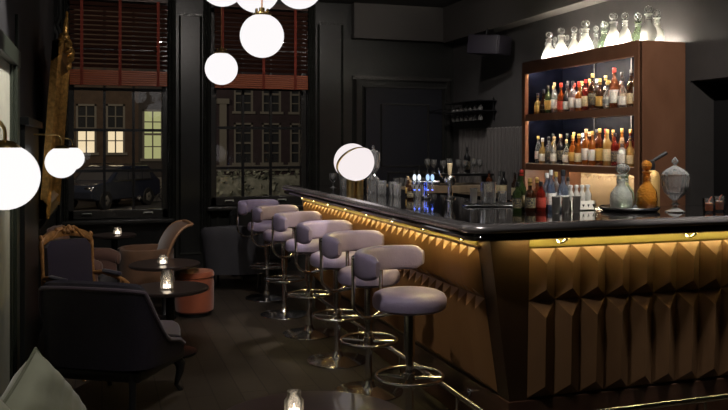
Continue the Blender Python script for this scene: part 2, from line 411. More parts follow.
# big panelled jib door on the back wall
dr = struct(MB().box((3.10,YB-.035,0),(4.12,YB,2.22)), 'door_1', 'door', smooth=False)
b = MB()
for x,z in ((2.955,2.36),(4.225,2.36)): vmould(b, x, 0, z, .05, d=.06)
b.box((2.93,YB-.055,2.32),(4.25,YB,2.37))
for x,z in ((3.075,2.25),(4.15,2.25)): vmould(b, x, 0, z, .03, d=.05)
b.box((3.06,YB-.045,2.225),(4.165,YB,2.25))
struct(b, 'door_casing', 'trim', dr)
b = MB()
for x in (3.295,3.93):
    vmould(b, x, 1.25, 2.02, .022, YB-.035, .03)
for x in (3.39,3.80): vmould(b, x, .9, 1.17, .018, YB-.035, .03)
vmould(b, 3.80, .2, 1.25, .018, YB-.035, .03)
b.box((3.295,YB-.05,2.01),(3.93,YB-.03,2.03)).box((3.295,YB-.05,1.24),(3.93,YB-.03,1.255)); b.box((3.39,YB-.05,1.16),(4.0,YB-.03,1.175))
struct(b, 'door_moulding', 'trim', dr)
# fluted tiles on the right wall above the back counter
b = MB().box((XR-.012,6.8,.95),(XR,9.12,1.715))
for i in range(27):
    y = 6.85+i*.085
    b.lathe([(.024,.95),(.024,1.70),(.001,1.715)], 8, (XR-.014,y,0))
struct(b, 'trim_3', 'rib', label='fluted grey tiles behind the back counter')
# pipes on the window reveal
tag(MB().tube([(-.43,9.16,0),(-.43,9.16,2.72),(-.46,9.10,2.80),(-.43,9.16,2.9),(-.43,9.16,3.24)], .022).build('heating_pipe','gloss_wall'), 'dark painted vertical pipe in the corner beside the blind', 'pipe')

# left wall: pale panel in dark trim, dark wainscot
b = MB().box((XL,1.2,.02),(XL+.012,4.86,1.955))
struct(b, 'wall_panel', 'panel_pale', smooth=False)
b = MB().box((XL,4.86,0),(XL+.045,5.02,2.05)).box((XL,1.2,1.955),(XL+.05,5.02,2.05)).box((XL,4.80,0),(XL+.025,4.86,1.97)).box((XL,5.2,0),(XL+.02,5.22,2.3))
struct(b, 'trim_4', 'panel_trim', smooth=False, label='dark green frame round the pale panel', bevel=.004)
b = MB().box((XL,5.28,0),(XL+.05,6.38,1.63)).box((XL,5.25,1.63),(XL+.075,6.42,1.68)).box((XL,6.5,0),(XL+.03,9.1,.82)).box((XL,6.5,.82),(XL+.05,9.1,.86))
struct(b, 'trim_5', 'gloss_wall', smooth=False, label='dark wainscot panelling', bevel=.005)

# ------------------------------------------------------------------ outside, beyond the windows
GZ = -1.0
struct(MB().box((-30,9.7,GZ-.2),(45,60,GZ)), 'street', 'asphalt', smooth=False)
def townhouse(label, x0, x1, y, h, wm, wins, bands=(), pil=()):
    """wins: (x0,x1,z0,z1,upper material,lower material)"""
    t = thing('townhouse', label, 'building', ((x0+x1)/2,y,GZ)); ox, oz = (x0+x1)/2, GZ
    b = MB()
    xs = sorted(set([x0,x1]+[w[0] for w in wins]+[w[1] for w in wins])); zs = sorted(set([GZ,h]+[w[2] for w in wins]+[w[3] for w in wins]))
    for xa,xb in zip(xs,xs[1:]):
        for za,zb in zip(zs,zs[1:]):
            cx,cz = (xa+xb)/2,(za+zb)/2
            if any(w[0]<cx<w[1] and w[2]<cz<w[3] for w in wins): continue
            b.box((xa-ox,0,za-oz),(xb-ox,.35,zb-oz))
    b.box((x0-ox,.35,0),(x1-ox,6,h-oz))
    b.build('wall', wm, t, smooth=False)
    for (a,c,z0,z1,mu,ml) in wins:
        f = MB(); w = .09
        f.box((a-ox,.0,z0-oz),(a+w-ox,.12,z1-oz)).box((c-w-ox,0,z0-oz),(c-ox,.12,z1-oz)).box((a-ox,0,z1-w-oz),(c-ox,.12,z1-oz)).box((a-.1-ox,-.1,z0-.1-oz),(c+.1-ox,.12,z0+.02-oz))
        zm = (z0+z1)/2; xm = (a+c)/2
        f.box((a-ox,.02,zm-.05-oz),(c-ox,.1,zm+.05-oz)).box((xm-.03-ox,.03,z0-oz),(xm+.03-ox,.09,z1-oz))
        for z in ((z0+zm)/2,(z1+zm)/2): f.box((a-ox,.04,z-.025-oz),(c-ox,.08,z+.025-oz))
        fo = f.build('window', 'stone', t, smooth=False)
        MB().box((a-ox,.13,zm-oz),(c-ox,.16,z1-oz)).build('pane', mu, fo, smooth=False)
        MB().box((a-ox,.13,z0-oz),(c-ox,.16,zm-oz)).build('pane', ml, fo, smooth=False)
    if bands:
        b = MB()
        for z0,z1 in bands: b.box((x0-ox,-.12,z0-oz),(x1-ox,.0,z1-oz))
        b.build('stone_band', 'stone', t, smooth=False)
    for (a,c,z0,z1) in pil:
        MB().box((a-ox,-.2,z0-oz),(c-ox,0,z1-oz)).box((a-.12-ox,-.26,z1-oz),(c+.12-ox,0,z1+.25-oz)).build('pilaster', 'stone', t, smooth=False)
    return t
def fx(u, Y):  # helper: abscissa on plane y=Y seen through column u (only used for layout numbers)
    s, c = math.sin(math.radians(18.35)), math.cos(math.radians(18.35)); xc = (u-364)/790.
    return Y*(s+xc*c)/(c-xc*s)
def fz(u, v, Y):
    s, c = math.sin(math.radians(18.35)), math.cos(math.radians(18.35)); xc = (u-364)/790.
    return 1.5+(146-v)/790.*Y/(c-xc*s)
HY = 38.
wa = [(fx(76,HY),fx(96.5,HY),fz(90,153,HY),fz(90,104,HY),'darkpane','litroom'), (fx(106,HY),fx(125,HY),fz(110,153,HY),fz(110,104,HY),'darkpane','litroom'),
      (fx(46,HY),fx(66,HY),fz(60,153,HY),fz(60,104,HY),'darkpane','darkpane')]
townhouse('brown brick house across the street with two lamp-lit sash windows', -5.5, fx(138.5,HY), HY, 11, 'brick', wa)
wb = [(fx(142.5,HY),fx(163,HY),fz(150,159,HY),fz(150,109.5,HY),'litgreen','litgreen')]
townhouse('narrow grey house with one tall yellow-green curtained window', fx(138.5,HY), 4.6, HY, 10, 'brick2', wb)
wc = []
for u0,u1 in ((234,253),(262,281),(290,309)):
    for v0,v1 in ((163,123),(112,76)):
        wc.append((fx(u0,HY),fx(u1,HY),fz(260,v0,HY),fz(260,v1,HY),'darkpane','darkpane'))
townhouse('dark plum brick house with pale window surrounds and stone band', 4.9, 14.0, HY, 11, 'brick3', wc,
          bands=((fz(260,171,HY),fz(260,165,HY)),), pil=((fx(219,HY),fx(226,HY),fz(220,168,HY),fz(220,104,HY)),))
# hedge in front of the plum house
b = MB(); rnd = random.Random(3)
for i in range(900):
    c = V((rnd.uniform(4.6,11.5), rnd.uniform(33.5,35.2), rnd.uniform(-.95,.45)))
    a = V((rnd.uniform(-1,1),rnd.uniform(-1,1),rnd.uniform(-1,1))).normalized()*rnd.uniform(.05,.16); d2 = a.orthogonal().normalized()*rnd.uniform(.04,.12)
    b.faces([c-a,c+d2,c+a,c-d2], [(0,1,2,3)])
hd = b.build('hedge_foliage', 'hedge_pale', smooth=False); tag(hd, 'tangled pale hedge along the foot of the plum house', 'hedge', kind='stuff')
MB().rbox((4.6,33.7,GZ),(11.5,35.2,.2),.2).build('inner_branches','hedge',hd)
# car
def car():
    D1 = 33.
    t = thing('parked_car', 'dark blue off-road estate car parked across the street', 'car', (fx(110,D1), 34.2, GZ), math.radians(52))
    # profile in x (front at -x) and z
    prof = [(-2.25,.45),(-2.3,.75),(-2.15,.98),(-1.15,1.12),(-.55,1.62),(-.2,1.70),(1.5,1.68),(2.0,1.20),(2.25,1.05),(2.28,.45),(1.85,.35),(-1.9,.35)]
    b = MB(); b.xprism(prof, -.92, .92, lambda a,bb,tt: V((a, tt*(1-.12*max(0,(bb-1.0))), bb))); b.build('body','carpaint',t, bevel=.05)
    gl = [(-.98,1.14),(-.5,1.56),(1.42,1.56),(1.72,1.14)]
    for s in (-1,1):
        b = MB(); 
        for (x0,x1) in ((-.9,.0),(.08,.95),(1.02,1.62)):
            q = [(x0,1.13),(max(x0,-.9 if x0>-.9 else -.5),1.55),(min(x1,1.42),1.55),(x1,1.13)]
            b.xprism(q, s*.86, s*.905, lambda a,bb,tt: V((a,tt*(1-.05*(bb-1)),bb)))
        b.build('side_window','carglass',t,smooth=False)
        MB().box((-.95,s*.90-.01,1.085),(1.7,s*.90+.025,1.115)).build('chrome_strip','steel',t,smooth=False)
        for x in (-1.42,1.38):
            rot = Matrix.Translation((x,s*.82,.36)) @ Matrix.Rotation(PI/2,4,'X')
            w = MB().lathe([(.20,-.12),(.36,-.12),(.38,-.08),(.38,.08),(.36,.12),(.20,.12)],20,mat=rot).build('wheel','tyre',t)
            h = MB().lathe([(.0,-.10),(.07,-.125),(.22,-.12),(.25,-.10),(.25,.10),(.22,.12),(.07,.125),(.0,.10)],5,mat=rot).build('rim','stone',w)
    MB().xprism([(-1.12,1.13),(-.58,1.6),(-.54,1.6),(-1.06,1.13)], -.75,.75, lambda a,bb,tt: V((a-.02,tt,bb))).build('windscreen','carglass',t,smooth=False)
    for s in (-1,1):
        MB().sphere((-2.2,s*.68,.85),.13,12,8,(.5,1.3,.7)).build('headlight','steel',t)
        MB().cbox((2.24,s*.76,.95),(.1,.22,.2)).build('tail_light','tape',t,smooth=False)
    MB().tube([(-.3,.75,1.76),(1.3,.75,1.76)],.02).tube([(-.3,-.75,1.76),(1.3,-.75,1.76)],.02).build('roof_rail','steel',t)
    return t
car()
def bicycle(loc, rz):
    t = thing('bicycle', 'bicycle leaning beside the low wall beyond the car', 'bicycle', loc, rz)
    for x in (-.52,.52):
        w = MB().tube([(x+.34*math.cos(a*PI/10),0,.35+.34*math.sin(a*PI/10)) for a in range(20)], .022, 6, closed=True)
        for a in range(6): w.tube([(x,0,.35),(x+.33*math.cos(a*PI/3),0,.35+.33*math.sin(a*PI/3))],.006,4)
        w.build('wheel','steel',t)
    MB().tube([(-.52,0,.35),(-.1,0,.32),(.38,0,.85),(-.25,0,.85),(-.1,0,.32)],.025,6).tube([(-.52,0,.35),(-.25,0,.85),(-.3,0,.98)],.02,6).tube([(.52,0,.35),(.36,0,1.0)],.022,6).build('frame','steel',t)
    MB().tube([(.36,-.25,1.05),(.38,0,1.0),(.36,.25,1.05)],.02,6).build('handlebar','steel',t)
    MB().sphere((-.3,0,1.0),.1,10,6,(1.3,.7,.4)).build('saddle','black',t)
bicycle((fx(155,36.4), 36.4, GZ), .2)
MB_w = MB().box((fx(139,37.0),37.0,GZ),(fx(165,37.0),37.3,fz(150,178,36.6)))
tag(MB_w.build('low_wall','stone',smooth=False), 'low pale garden wall behind the bicycle', 'wall')

# ------------------------------------------------------------------ blinds
def blind(label, x0, x1, tapes):
    t = thing('wooden_blind', label, 'blind', ((x0+x1)/2,YB-.11,2.17), 0, 'wooden window blinds')
    cx = (x0+x1)/2; hw = (x1-x0)/2; n = 15; z1 = 3.12-2.17
    MB().box((-hw,-.035,z1-.01),(hw,.035,z1+.05)).build('head_rail','slat',t,smooth=False)
    b = MB()
    for i in range(14):
        z = .215+i*(z1-.24)/13.5
        b.cbox((0,0,z),(2*hw,.052,.004),Matrix.Rotation(math.radians(-38),4,'X'))
    b.build('slat','slat',t,smooth=False)
    b = MB()
    for i in range(7): b.cbox((0,0,.012+i*.024),(2*hw,.056,.021))
    b.build('stacked_slats','redwood',t,bevel=.004)
    for x in tapes:
        MB().box((x-cx-.016,-.036,.0),(x-cx+.016,-.031,z1)).build('tape','tape',t,smooth=False)
        MB().tube([(x-cx,-.04,.18),(x-cx+.01,-.05,.08),(x-cx-.015,-.04,-.01)],.005,6).build('cord','tape',t)
blind('red-brown wooden slatted blind above the parked car window', -.335, .70, (-.21,.19,.60))
blind('red-brown wooden slatted blind behind the pendant globes', 1.235, 2.335, (1.32,1.80,2.18))

# ------------------------------------------------------------------ pendants
def pendant(label, loc, r=.125, rod_top=ZC):
    t = thing('pendant_lamp', label, 'lamp', loc, 0, 'opal globe pendants')
    MB().sphere((0,0,0), r, 32, 20).build('globe','opal',t)
    c = MB().lathe([(0,r-.02),(.052,r-.014),(.055,r-.004),(.050,r+.002),(.034,r+.004),(.030,r+.010),(.016,r+.012),(.016,r+.034),(0,r+.036)],24)
    for k in range(6):
        a = k*PI/3+.4; c.lathe([(.0,r),(.007,r),(.007,r+.026),(.0,r+.028)],8,(.036*math.cos(a),.036*math.sin(a),0))
    c.build('cap','brass',t)
    MB().tube([(0,0,r+.03),(0,0,rod_top-loc[2]-.02)],.0045,8).build('rod','copper',t)
    MB().lathe([(0,-.025),(.05,-.02),(.055,0),(0,0)],20,(0,0,rod_top-loc[2])).build('ceiling_rose','brass',t)
    return t
def onray(u, v, d):
    s, c = math.sin(math.radians(18.35)), math.cos(math.radians(18.35)); xc = (u-364)/790.
    return (round(d*(s+xc*c),3), round(d*(c-xc*s),3), round(1.5+(146-v)/790.*d,3))
pendant('opal globe pendant hanging lowest of the big cluster, brass cap visible', onray(262,35.8,4.5))
pendant('smaller-looking opal globe pendant on a long copper rod', onray(221.3,68.5,6.06))
pendant('opal globe pendant cut by the picture top, straight above the copper rod', onray(222,-16.6,4.31))
pendant('opal globe pendant partly behind the lowest globe, cut by the top', onray(256.5,-10.7,4.85), .143)
pendant('opal globe pendant cut by the picture top, last towards the bar', onray(299.3,-15.2,4.11))

def wall_globe(label, loc, r=.11):
    t = thing('wall_lamp', label, 'lamp', loc, 0, 'opal globe wall lamps')
    MB().sphere((0,0,0), r, 32, 20).build('globe','opal_wall',t)
    MB().lathe([(.058,r-.030),(.05,r-.010),(.03,r+.006),(.012,r+.012),(0,r+.014)],24).build('cap','brass',t)
    wx = XL-loc[0]; pts = [(0,0,r+.01)]
    for k in range(9):
        a = PI*k/16; pts.append((-.05+.05*math.cos(a), 0, r+.035+.05*math.sin(a)))
    pts.append((wx+.06,0,r+.085)); pts.append((wx+.015,0,r+.085))
    MB().tube(pts,.006,10).build('arm','brass',t)
    MB().lathe([(0,0),(.045,0),(.045,.012),(.02,.02),(0,.02)],20,mat=Matrix.Translation((wx,0,r+.085)) @ Matrix.Rotation(PI/2,4,'Y')).build('wall_plate','brass',t)
    return t
wall_globe('opal globe wall lamp in front of the pale panel', (-.306,2.87,1.397))
wall_globe('opal globe wall lamp just before the gilt mirror', (-.27,5.93,1.385))
wall_globe('opal globe wall lamp beyond the gilt mirror, half hidden', (-.285,8.50,1.375), .118)

# ------------------------------------------------------------------ gilt mirror leaning out from the left wall
def gilt_mirror():
    t = thing('gilt_mirror', 'tall gilt framed mirror with carved crest on the dark wall', 'mirror', (XL+.04,7.35,.94))
    lean = Matrix.Rotation(math.radians(4.0),4,'Y')
    hw, H = .80, 1.38
    def prof(b, p0, p1, wdir, w=.15):
        # moulding section swept along one side
        sec = [(0,0),(0,.05),(.025,.075),(.05,.05),(.085,.045),(.105,.065),(.13,.035),(.15,.02),(.15,0)]
        b.loops([[lean @ (V(p)+V(wdir)*a+V((bb,0,0))) for a,bb in sec] for p in (p0,p1)])
    b = MB()
    prof(b,(0,-hw,0),(0,-hw,H),(0,1,0)); prof(b,(0,hw,0),(0,hw,H),(0,-1,0)); prof(b,(0,-hw,0),(0,hw,0),(0,0,1)); prof(b,(0,-hw,H),(0,hw,H),(0,0,-1))
    b.build('frame','gilt',t)
    c = MB(); rr = random.Random(5)
    for i in range(46):
        y = rr.uniform(-.55,.55); z = H+abs(rr.gauss(0,1))*.10*(1-abs(y)/.62)
        c.sphere(tuple(lean @ V((.05+rr.uniform(-.02,.04),y,z))), rr.uniform(.02,.05), 8, 6)
    for s in (-1,1):
        c.tube([tuple(lean @ V((.05,s*(.1+.10*k),H+.02+.12*math.exp(-k*.6)*math.cos(k*.5)))) for k in range(8)], [.03-.003*k for k in range(8)],8)
        c.tube([tuple(lean @ V((.05,s*.08*math.sin(k*.6),H+.05+.05*k))) for k in range(7)], [.028-.003*k for k in range(7)],8)
        for k in range(6): c.sphere(tuple(lean @ V((.06,s*(hw-.06),H-.05+.02*k))), .035-.003*k, 8, 6)
    c.build('carved_crest','gilt',t)
    MB().box((.012,-hw+.12,.12),(.02,hw-.12,H-.12),lean).build('mirror_glass','mirrorg',t,smooth=False)
gilt_mirror()

# ------------------------------------------------------------------ bar counter
FX, FY = 1.77, 3.415      # top of the leaning faces (z 1.05)
LEAN, LEANY = .148, .03   # horizontal run per metre of height, left and front faces
ZT_, ZB_ = 1.05, .245
bar = thing('bar_counter', 'long L-shaped bar with black top and gold pleated wooden panels', 'bar counter', (0,0,0))
sh = LEAN*(ZT_-ZB_); shy = LEANY*(ZT_-ZB_)
YE = 7.22                # far end of the left face
top_poly = [(FX,FY),(XR-.03,FY),(XR-.03,4.0),(2.95,4.0),(2.42,4.75),(2.35,YE),(FX,YE)]
bot_poly = [(FX+sh,FY+shy),(XR-.03,FY+shy),(XR-.03,3.95),(2.95,3.95),(2.42,4.70),(2.35,YE-sh*.6),(FX+sh,YE-sh*.6)]
MB().prism(bot_poly, ZB_, ZT_, top_poly).build('carcass','bardark',bar,smooth=False)
px, py = FX+sh-.012, FY+shy-.012
MB().prism([(px,py),(XR-.03,py),(XR-.03,3.93),(2.9,3.93),(2.35,4.7),(2.3,YE-sh),(px,YE-sh)],0,ZB_+.005).build('plinth','plinth',bar,smooth=False,bevel=.004)
# black top with round corner
def rounded_top(x0, y0, r, z0, z1, inset=0):
    p = []
    for k in range(9):
        a = PI+ (PI/2)*k/8
        p.append((x0+r+(r)*math.cos(a), y0+r+r*math.sin(a)))
    p += [(XR-.02,y0),(XR-.02,4.08),(2.98,4.08),(2.48,4.80),(2.42,YE+.08),(x0,YE+.08)]
    return p
X0, Y0 = 1.645, 3.325
MB().prism(rounded_top(X0,Y0,.10,0,0), 1.065, 1.128).build('countertop','top',bar,smooth=True,bevel=.004)
# pewter nosing swept round the edge
path = [(X0,YE+.08)]
for k in range(9):
    a = PI+(PI/2)*k/8; path.append((X0+.10+.10*math.cos(a), Y0+.10+.10*math.sin(a)))
path.append((XR-.02,Y0))
def nosing_section(prof, path):
    rings = []
    for i,(x,y) in enumerate(path):
        a = V(path[max(i-1,0)]); c = V(path[min(i+1,len(path)-1)]); t = (c-a).normalized(); n = V((t.y,-t.x))   # outward
        if n.dot(V((-1,-1))) < 0: n = -n
        rings.append([(x+n.x*o, y+n.y*o, z) for o,z in prof])
    return rings
sec = [(-.03,1.085),(.010,1.085),(.016,1.088),(.026,1.094),(.033,1.103),(.034,1.112),(.029,1.122),(.018,1.130),(.002,1.1345),(-.02,1.1345),(-.038,1.131),(-.040,1.127)]
MB().loops(nosing_section(sec,path),cap=True).build('nosing','nosing',bar)
MB().loops(nosing_section([(-.115,1.052),(.006,1.052),(.016,1.060),(.018,1.074),(.012,1.083),(-.115,1.0845)],path)).build('under_moulding','top',bar)
# pleated panels
def pleats(name, O, A, n, pitch, rows, mat, protr=.026, ct=.062, cb=.05, lean=LEAN):
    """O: top corner on the face, A: horizontal direction, face leans away going down; rows = (z0,z1) pairs"""
    A = V(A); out = V((A.y,-A.x,0))
    if out.dot(V((-1,-1,0))) < 0: out = -out
    b = MB()
    def P(a, z, d): 
        q = V(O)+A*a; back = lean*(O[2]-z)
        return (q.x-out.x*(back-d), q.y-out.y*(back-d), z)
    for (zt,zb) in rows:
        vs = []; fs = []
        for i in range(n):
            a0, a1 = i*pitch, (i+1)*pitch; am = (a0+a1)/2; k = len(vs)
            vs += [P(a0,zt,.003),P(a1,zt,.003),P(am,zt-ct,protr),P(am,zb+cb,protr),P(a0,zb,.003),P(a1,zb,.003)]
            fs += [(k,k+1,k+2),(k,k+2,k+3,k+4),(k+1,k+5,k+3,k+2),(k+4,k+3,k+5)]
        b.faces(vs,fs)
    return b.build(name,mat,bar,smooth=False)
rows = ((1.005,.74),(.74,.262))
d0 = LEAN*(ZT_-1.005)
nl = 35
pleats('pleated_panel', (FX+d0, 3.55, 1.005), (0,1,0), nl, .1005, rows, 'gold', .044)
pleats('pleated_panel', (1.985, FY+.0014, 1.005), (1,0,0), 15, .146, rows, 'gold_front', .047, .082, .060, LEANY)
# gold lit band and lip above the pleats, LED strips tucked under the top
MB().box((FX-.006,3.55,1.008),(FX+.02,YE-.1,1.05)).box((1.985,FY-.004,1.006),(XR-.05,FY+.02,1.062)).build('lit_band','goldlip',bar,smooth=False)
MB().box((FX-.012,3.52,1.000),(FX+.02,YE-.06,1.008)).build('lip','brass',bar,smooth=False)
MB().box((1.985,FY-.008,.999),(XR-.05,FY+.02,1.006)).build('lip','brass',bar,smooth=False)
MB().box((X0+.070,3.50,1.046),(X0+.082,YE,1.051)).build('light_strip','led',bar,smooth=False)
MB().box((1.85,Y0+.044,1.046),(XR-.05,Y0+.056,1.051)).build('light_strip','led',bar,smooth=False)
# coat hooks under the top
def hook(x, y, ax):
    o = V((-1,0,0)) if ax == 'x' else V((0,-1,0))
    p = V((x,y,1.035)); s = V((0,1,0)) if ax == 'x' else V((1,0,0))
    MB().tube([p+o*.0-s*.01,p+o*.03-s*.01,p+o*.045+V((0,0,-.012)),p+o*.055+s*.01+V((0,0,-.004)),p+o*.06+s*.022+V((0,0,.006))],.0055,8).sphere(tuple(p+o*.06+s*.024+V((0,0,.008))),.009,10,8).build('coat_hook','chrome',bar)
for y in (3.62,4.12,4.62,5.12,5.62,6.1,6.55,6.95): hook(FX-.004,y,'x')
for x in (2.13,2.90,3.67): hook(x,FY-.002,'y')
# foot rail with brackets
RX, RY, RZ = 1.80, 3.366, .175
pts = [(RX,YE-.05,RZ)]
for k in range(7):
    a = PI+(PI/2)*k/6; pts.append((RX+.06+.06*math.cos(a), RY+.06+.06*math.sin(a), RZ))
pts.append((XR-.05,RY,RZ))
rail = MB().tube(pts,.017,12).build('foot_rail','chrome',bar)
for y in (3.85,4.7,5.55,6.4,7.0): MB().tube([(RX,y,RZ),(px+.01,y,RZ)],.009,8).lathe([(0,0),(.024,0),(.024,.008),(0,.01)],12,mat=Matrix.Translation((px,y,RZ)) @ Matrix.Rotation(-PI/2,4,'Y')).tube([(RX,y,RZ),(RX,y,.002)],.008,8).build('rail_bracket','chrome',rail)
for x in (2.1,3.0,3.9): MB().tube([(x,RY,RZ),(x,py+.01,RZ)],.009,8).tube([(x,RY,RZ),(x,RY,.002)],.008,8).build('rail_bracket','chrome',rail)

# ------------------------------------------------------------------ bar stools
def make_stool(label):
    t = thing('bar_stool', label, 'bar stool', (0,0,0), 0, 'bar stools along the counter')
    # base
    MB().lathe([(0,.0),(.205,.0),(.213,.004),(.211,.009),(.19,.014),(.10,.024),(.045,.034),(.036,.05),(.03,.07),(0,.07)],40).build('base','chrome',t)
    MB().lathe([(0,.06),(.021,.06),(.021,.42),(.029,.425),(.029,.63),(.05,.64),(.09,.65),(.09,.66),(0,.66)],20).build('column','chrome',t)
    ring = MB().tube([(.172*math.cos(2*PI*k/40),.172*math.sin(2*PI*k/40),.318) for k in range(40)],.0095,10,closed=True)
    fr = ring.build('foot_ring','chrome',t)
    s = MB().lathe([(.022,.295),(.032,.297),(.032,.335),(.022,.338)],16)
    for k in range(4):
        a = k*PI/2+.35; s.tube([(.025*math.cos(a),.025*math.sin(a),.312),(.17*math.cos(a),.17*math.sin(a),.316)],.0085,8)
    s.build('spokes','chrome',fr)
    # seat: drum cushion with soft edges
    R = .192
    MB().lathe([(0,.662),(.15,.662),(R-.02,.665),(R-.004,.678),(R,.70),(R-.001,.722),(R-.012,.742),(R-.035,.753),(.10,.758),(0,.757)],48).build('seat','lilac',t)
    # piping line
    # backrest: thick curved bolster, opening toward +x
    RB = .255; th = .030; rings = []
    span = math.radians(80)
    N = 22
    for k in range(N+1):
        a = PI - span + 2*span*k/N
        e = min(k, N-k); sc = {0:.55,1:.9,2:1.0}.get(e,1.0)
        ring = []
        for j in range(20):
            q = 2*PI*j/20; cx = abs(math.cos(q))**.55*math.copysign(1,math.cos(q)); cz = abs(math.sin(q))**.45*math.copysign(1,math.sin(q))
            rr = RB + cx*th*sc; z = .895 + cz*.065*sc
            ring.append((rr*math.cos(a), rr*math.sin(a), z))
        rings.append(ring)
    MB().loops(rings).build('backrest','lilac',t)
    # U tube frame
    ro = RB+.034; hs = math.radians(30); pts = []
    x0 = -ro*math.cos(hs); y0 = ro*math.sin(hs)
    pts.append((x0, y0, .93)); pts.append((x0,y0,.80)); pts.append((x0,y0,.70))
    for k in range(13):
        a = PI*k/12; pts.append((x0+.03*math.sin(a), y0*math.cos(a), .68-.085*math.sin(a)))
    pts += [(x0,-y0,.70),(x0,-y0,.80),(x0,-y0,.93)]
    MB().tube(pts,.0105,12).sphere((x0+.004,y0,.925),.014,10,8).sphere((x0+.004,-y0,.925),.014,10,8).tube([(x0+.03,0,.597),(x0+.10,0,.615),(-.05,0,.645)],.0105,10).build('back_frame','chrome',t)
    return t
stools = [(1.50,3.78),(1.545,4.566),(1.56,5.30),(1.57,6.125),(1.54,6.89),(1.545,7.70)]
lab = ['lilac round bar stool nearest the camera, its whole seat in view','lilac round bar stool second from the bar\'s near corner','lilac round bar stool third from the bar\'s near corner',
       'lilac round bar stool fourth from the bar\'s near corner','lilac round bar stool one before the far end of the row','lilac round bar stool at the far end of the row by the dark armchair']
ANG = math.radians(-49)
st0 = make_stool(lab[0]); st0.location = (*stools[0],0); st0.rotation_euler = (0,0,ANG)
for i in range(1,6): dup(st0,(*stools[i],0),ANG+random.uniform(-.06,.06),lab[i])

# ------------------------------------------------------------------ candle jars and tables
def candle_jar(label, loc, r=.034, h=.085):
    t = thing('candle_jar', label, 'candle', loc, 0, 'tealight jars on the tables')
    MB().lathe([(0,.001),(r*.9,.001),(r,.008),(r,h*.68),(r*.72,h*.82),(r*.74,h),(r*.70,h),(r*.66,h*.82),(r*.92,h*.66),(r*.92,.01),(0,.01)],24,flute=.02,fn=12).build('jar','sconce_glass',t)
    MB().lathe([(0,.0105),(r*.72,.0105),(r*.72,.028),(0,.029)],16).build('candle','wax',t)
    MB().lathe([(0,.030),(.0045,.034),(.004,.042),(.0005,.054)],8).build('flame','candle',t)
    return t
def round_table(label, loc, r, h, br=None):
    t = thing('round_table', label, 'table', loc, 0, 'low round tables')
    MB().lathe([(0,h-.028),(r-.012,h-.028),(r,h-.02),(r,h-.006),(r-.006,h),(0,h)],56).build('table_top','table',t)
    MB().lathe([(r-.002,h-.023),(r+.003,h-.021),(r+.003,h-.006),(r-.002,h-.003)],56).build('rim','tedge',t)
    MB().lathe([(0,h-.03),(.10,h-.03),(.10,h-.045),(.032,h-.055),(.028,.06),(.05,.03),(0,.03)],20).build('column','blackmetal',t)
    br = br or .19*min(1,r/.27)
    MB().lathe([(0,0),(br,0),(br,.015),(.05,.035),(0,.035)],28).build('base','blackmetal',t)
    return t
TH = .48
round_table('round dark table in the lower foreground, cut by the picture bottom', (.74,2.84,0), .37, TH)
round_table('round dark table between the charcoal armchair and the rust pouf', (.467,5.86,0), .272, TH)
round_table('round dark table in front of the tan slipper chair', (.52,7.08,0), .30, TH, .10)
round_table('small far round table under the first window', (.12,8.36,0), .21, .61)
candle_jar('lit glass candle jar on the foreground table', (.685,2.90,TH), .037,.10)
candle_jar('tall lit glass candle jar beside the rust pouf', (.44,5.80,TH), .046,.135)
candle_jar('short lit glass candle jar on the second table back', (.50,7.02,TH), .044,.080)
candle_jar('small lit candle jar on the far table below the window', (.15,8.32,.61), .042,.075)

# ------------------------------------------------------------------ armchairs
def superell(a, n):
    c, s = math.cos(a), math.sin(a)
    return math.copysign(abs(c)**(2/n),c), math.copysign(abs(s)**(2/n),s)
def shell(hw, hd, tmax, hf, zb, th, e=3.2, n=44, splay=0.0, m=6):
    """curved wrap-around back: centre line on a superellipse, open toward +x; hf(t) = height at angle t from the back"""
    b = MB(); rings = []
    for k in range(n+1):
        t = -tmax+2*tmax*k/n; a = PI+t
        cx, cy = superell(a, e); h = hf(t)
        ti = th*(1 if 1 < k < n-1 else .6)
        ring = []
        outer, inner = [], []
        for j in range(m+1):
            f = j/m; z = zb+(h-th*.45-zb)*f; sp = 1+splay*f
            outer.append((cx*hd*sp, cy*hw*sp, z)); inner.append((cx*(hd*sp-ti), cy*(hw*sp-ti), z))
        spt = 1+splay; top = []
        for q in (.25,.5,.75):
            r2 = ti*.5*(1-math.cos(PI*q)); zz = h-th*.45+th*.55*math.sin(PI*q)
            top.append((cx*(hd*spt-r2), cy*(hw*spt-r2), zz))
        rings.append(outer+top+inner[::-1])
    b.loops(rings)
    return b
def leg(parent, x, y, h, r0=.018, r1=.011, dx=0, dy=0, mat='black', cab=False):
    if cab: pts = [(x,y,h),(x+dx*.9,y+dy*.9,h*.75),(x+dx*.9,y+dy*.9,h*.55),(x+dx*.3,y+dy*.3,h*.2),(x+dx,y+dy,.0)]; rs = [r0*1.3,r0*1.25,r0,r1,r1*1.2]
    else: pts = [(x,y,h),(x+dx,y+dy,0)]; rs = [r0,r1]
    return MB().tube(pts,rs,10).build('leg',mat,parent)
def seatpad(parent, x0, x1, hw, z0, z1, mat, rad=.045):
    return MB().rbox((x0,-hw,z0),(x1,hw,z1),rad,4).build('seat',mat,parent)

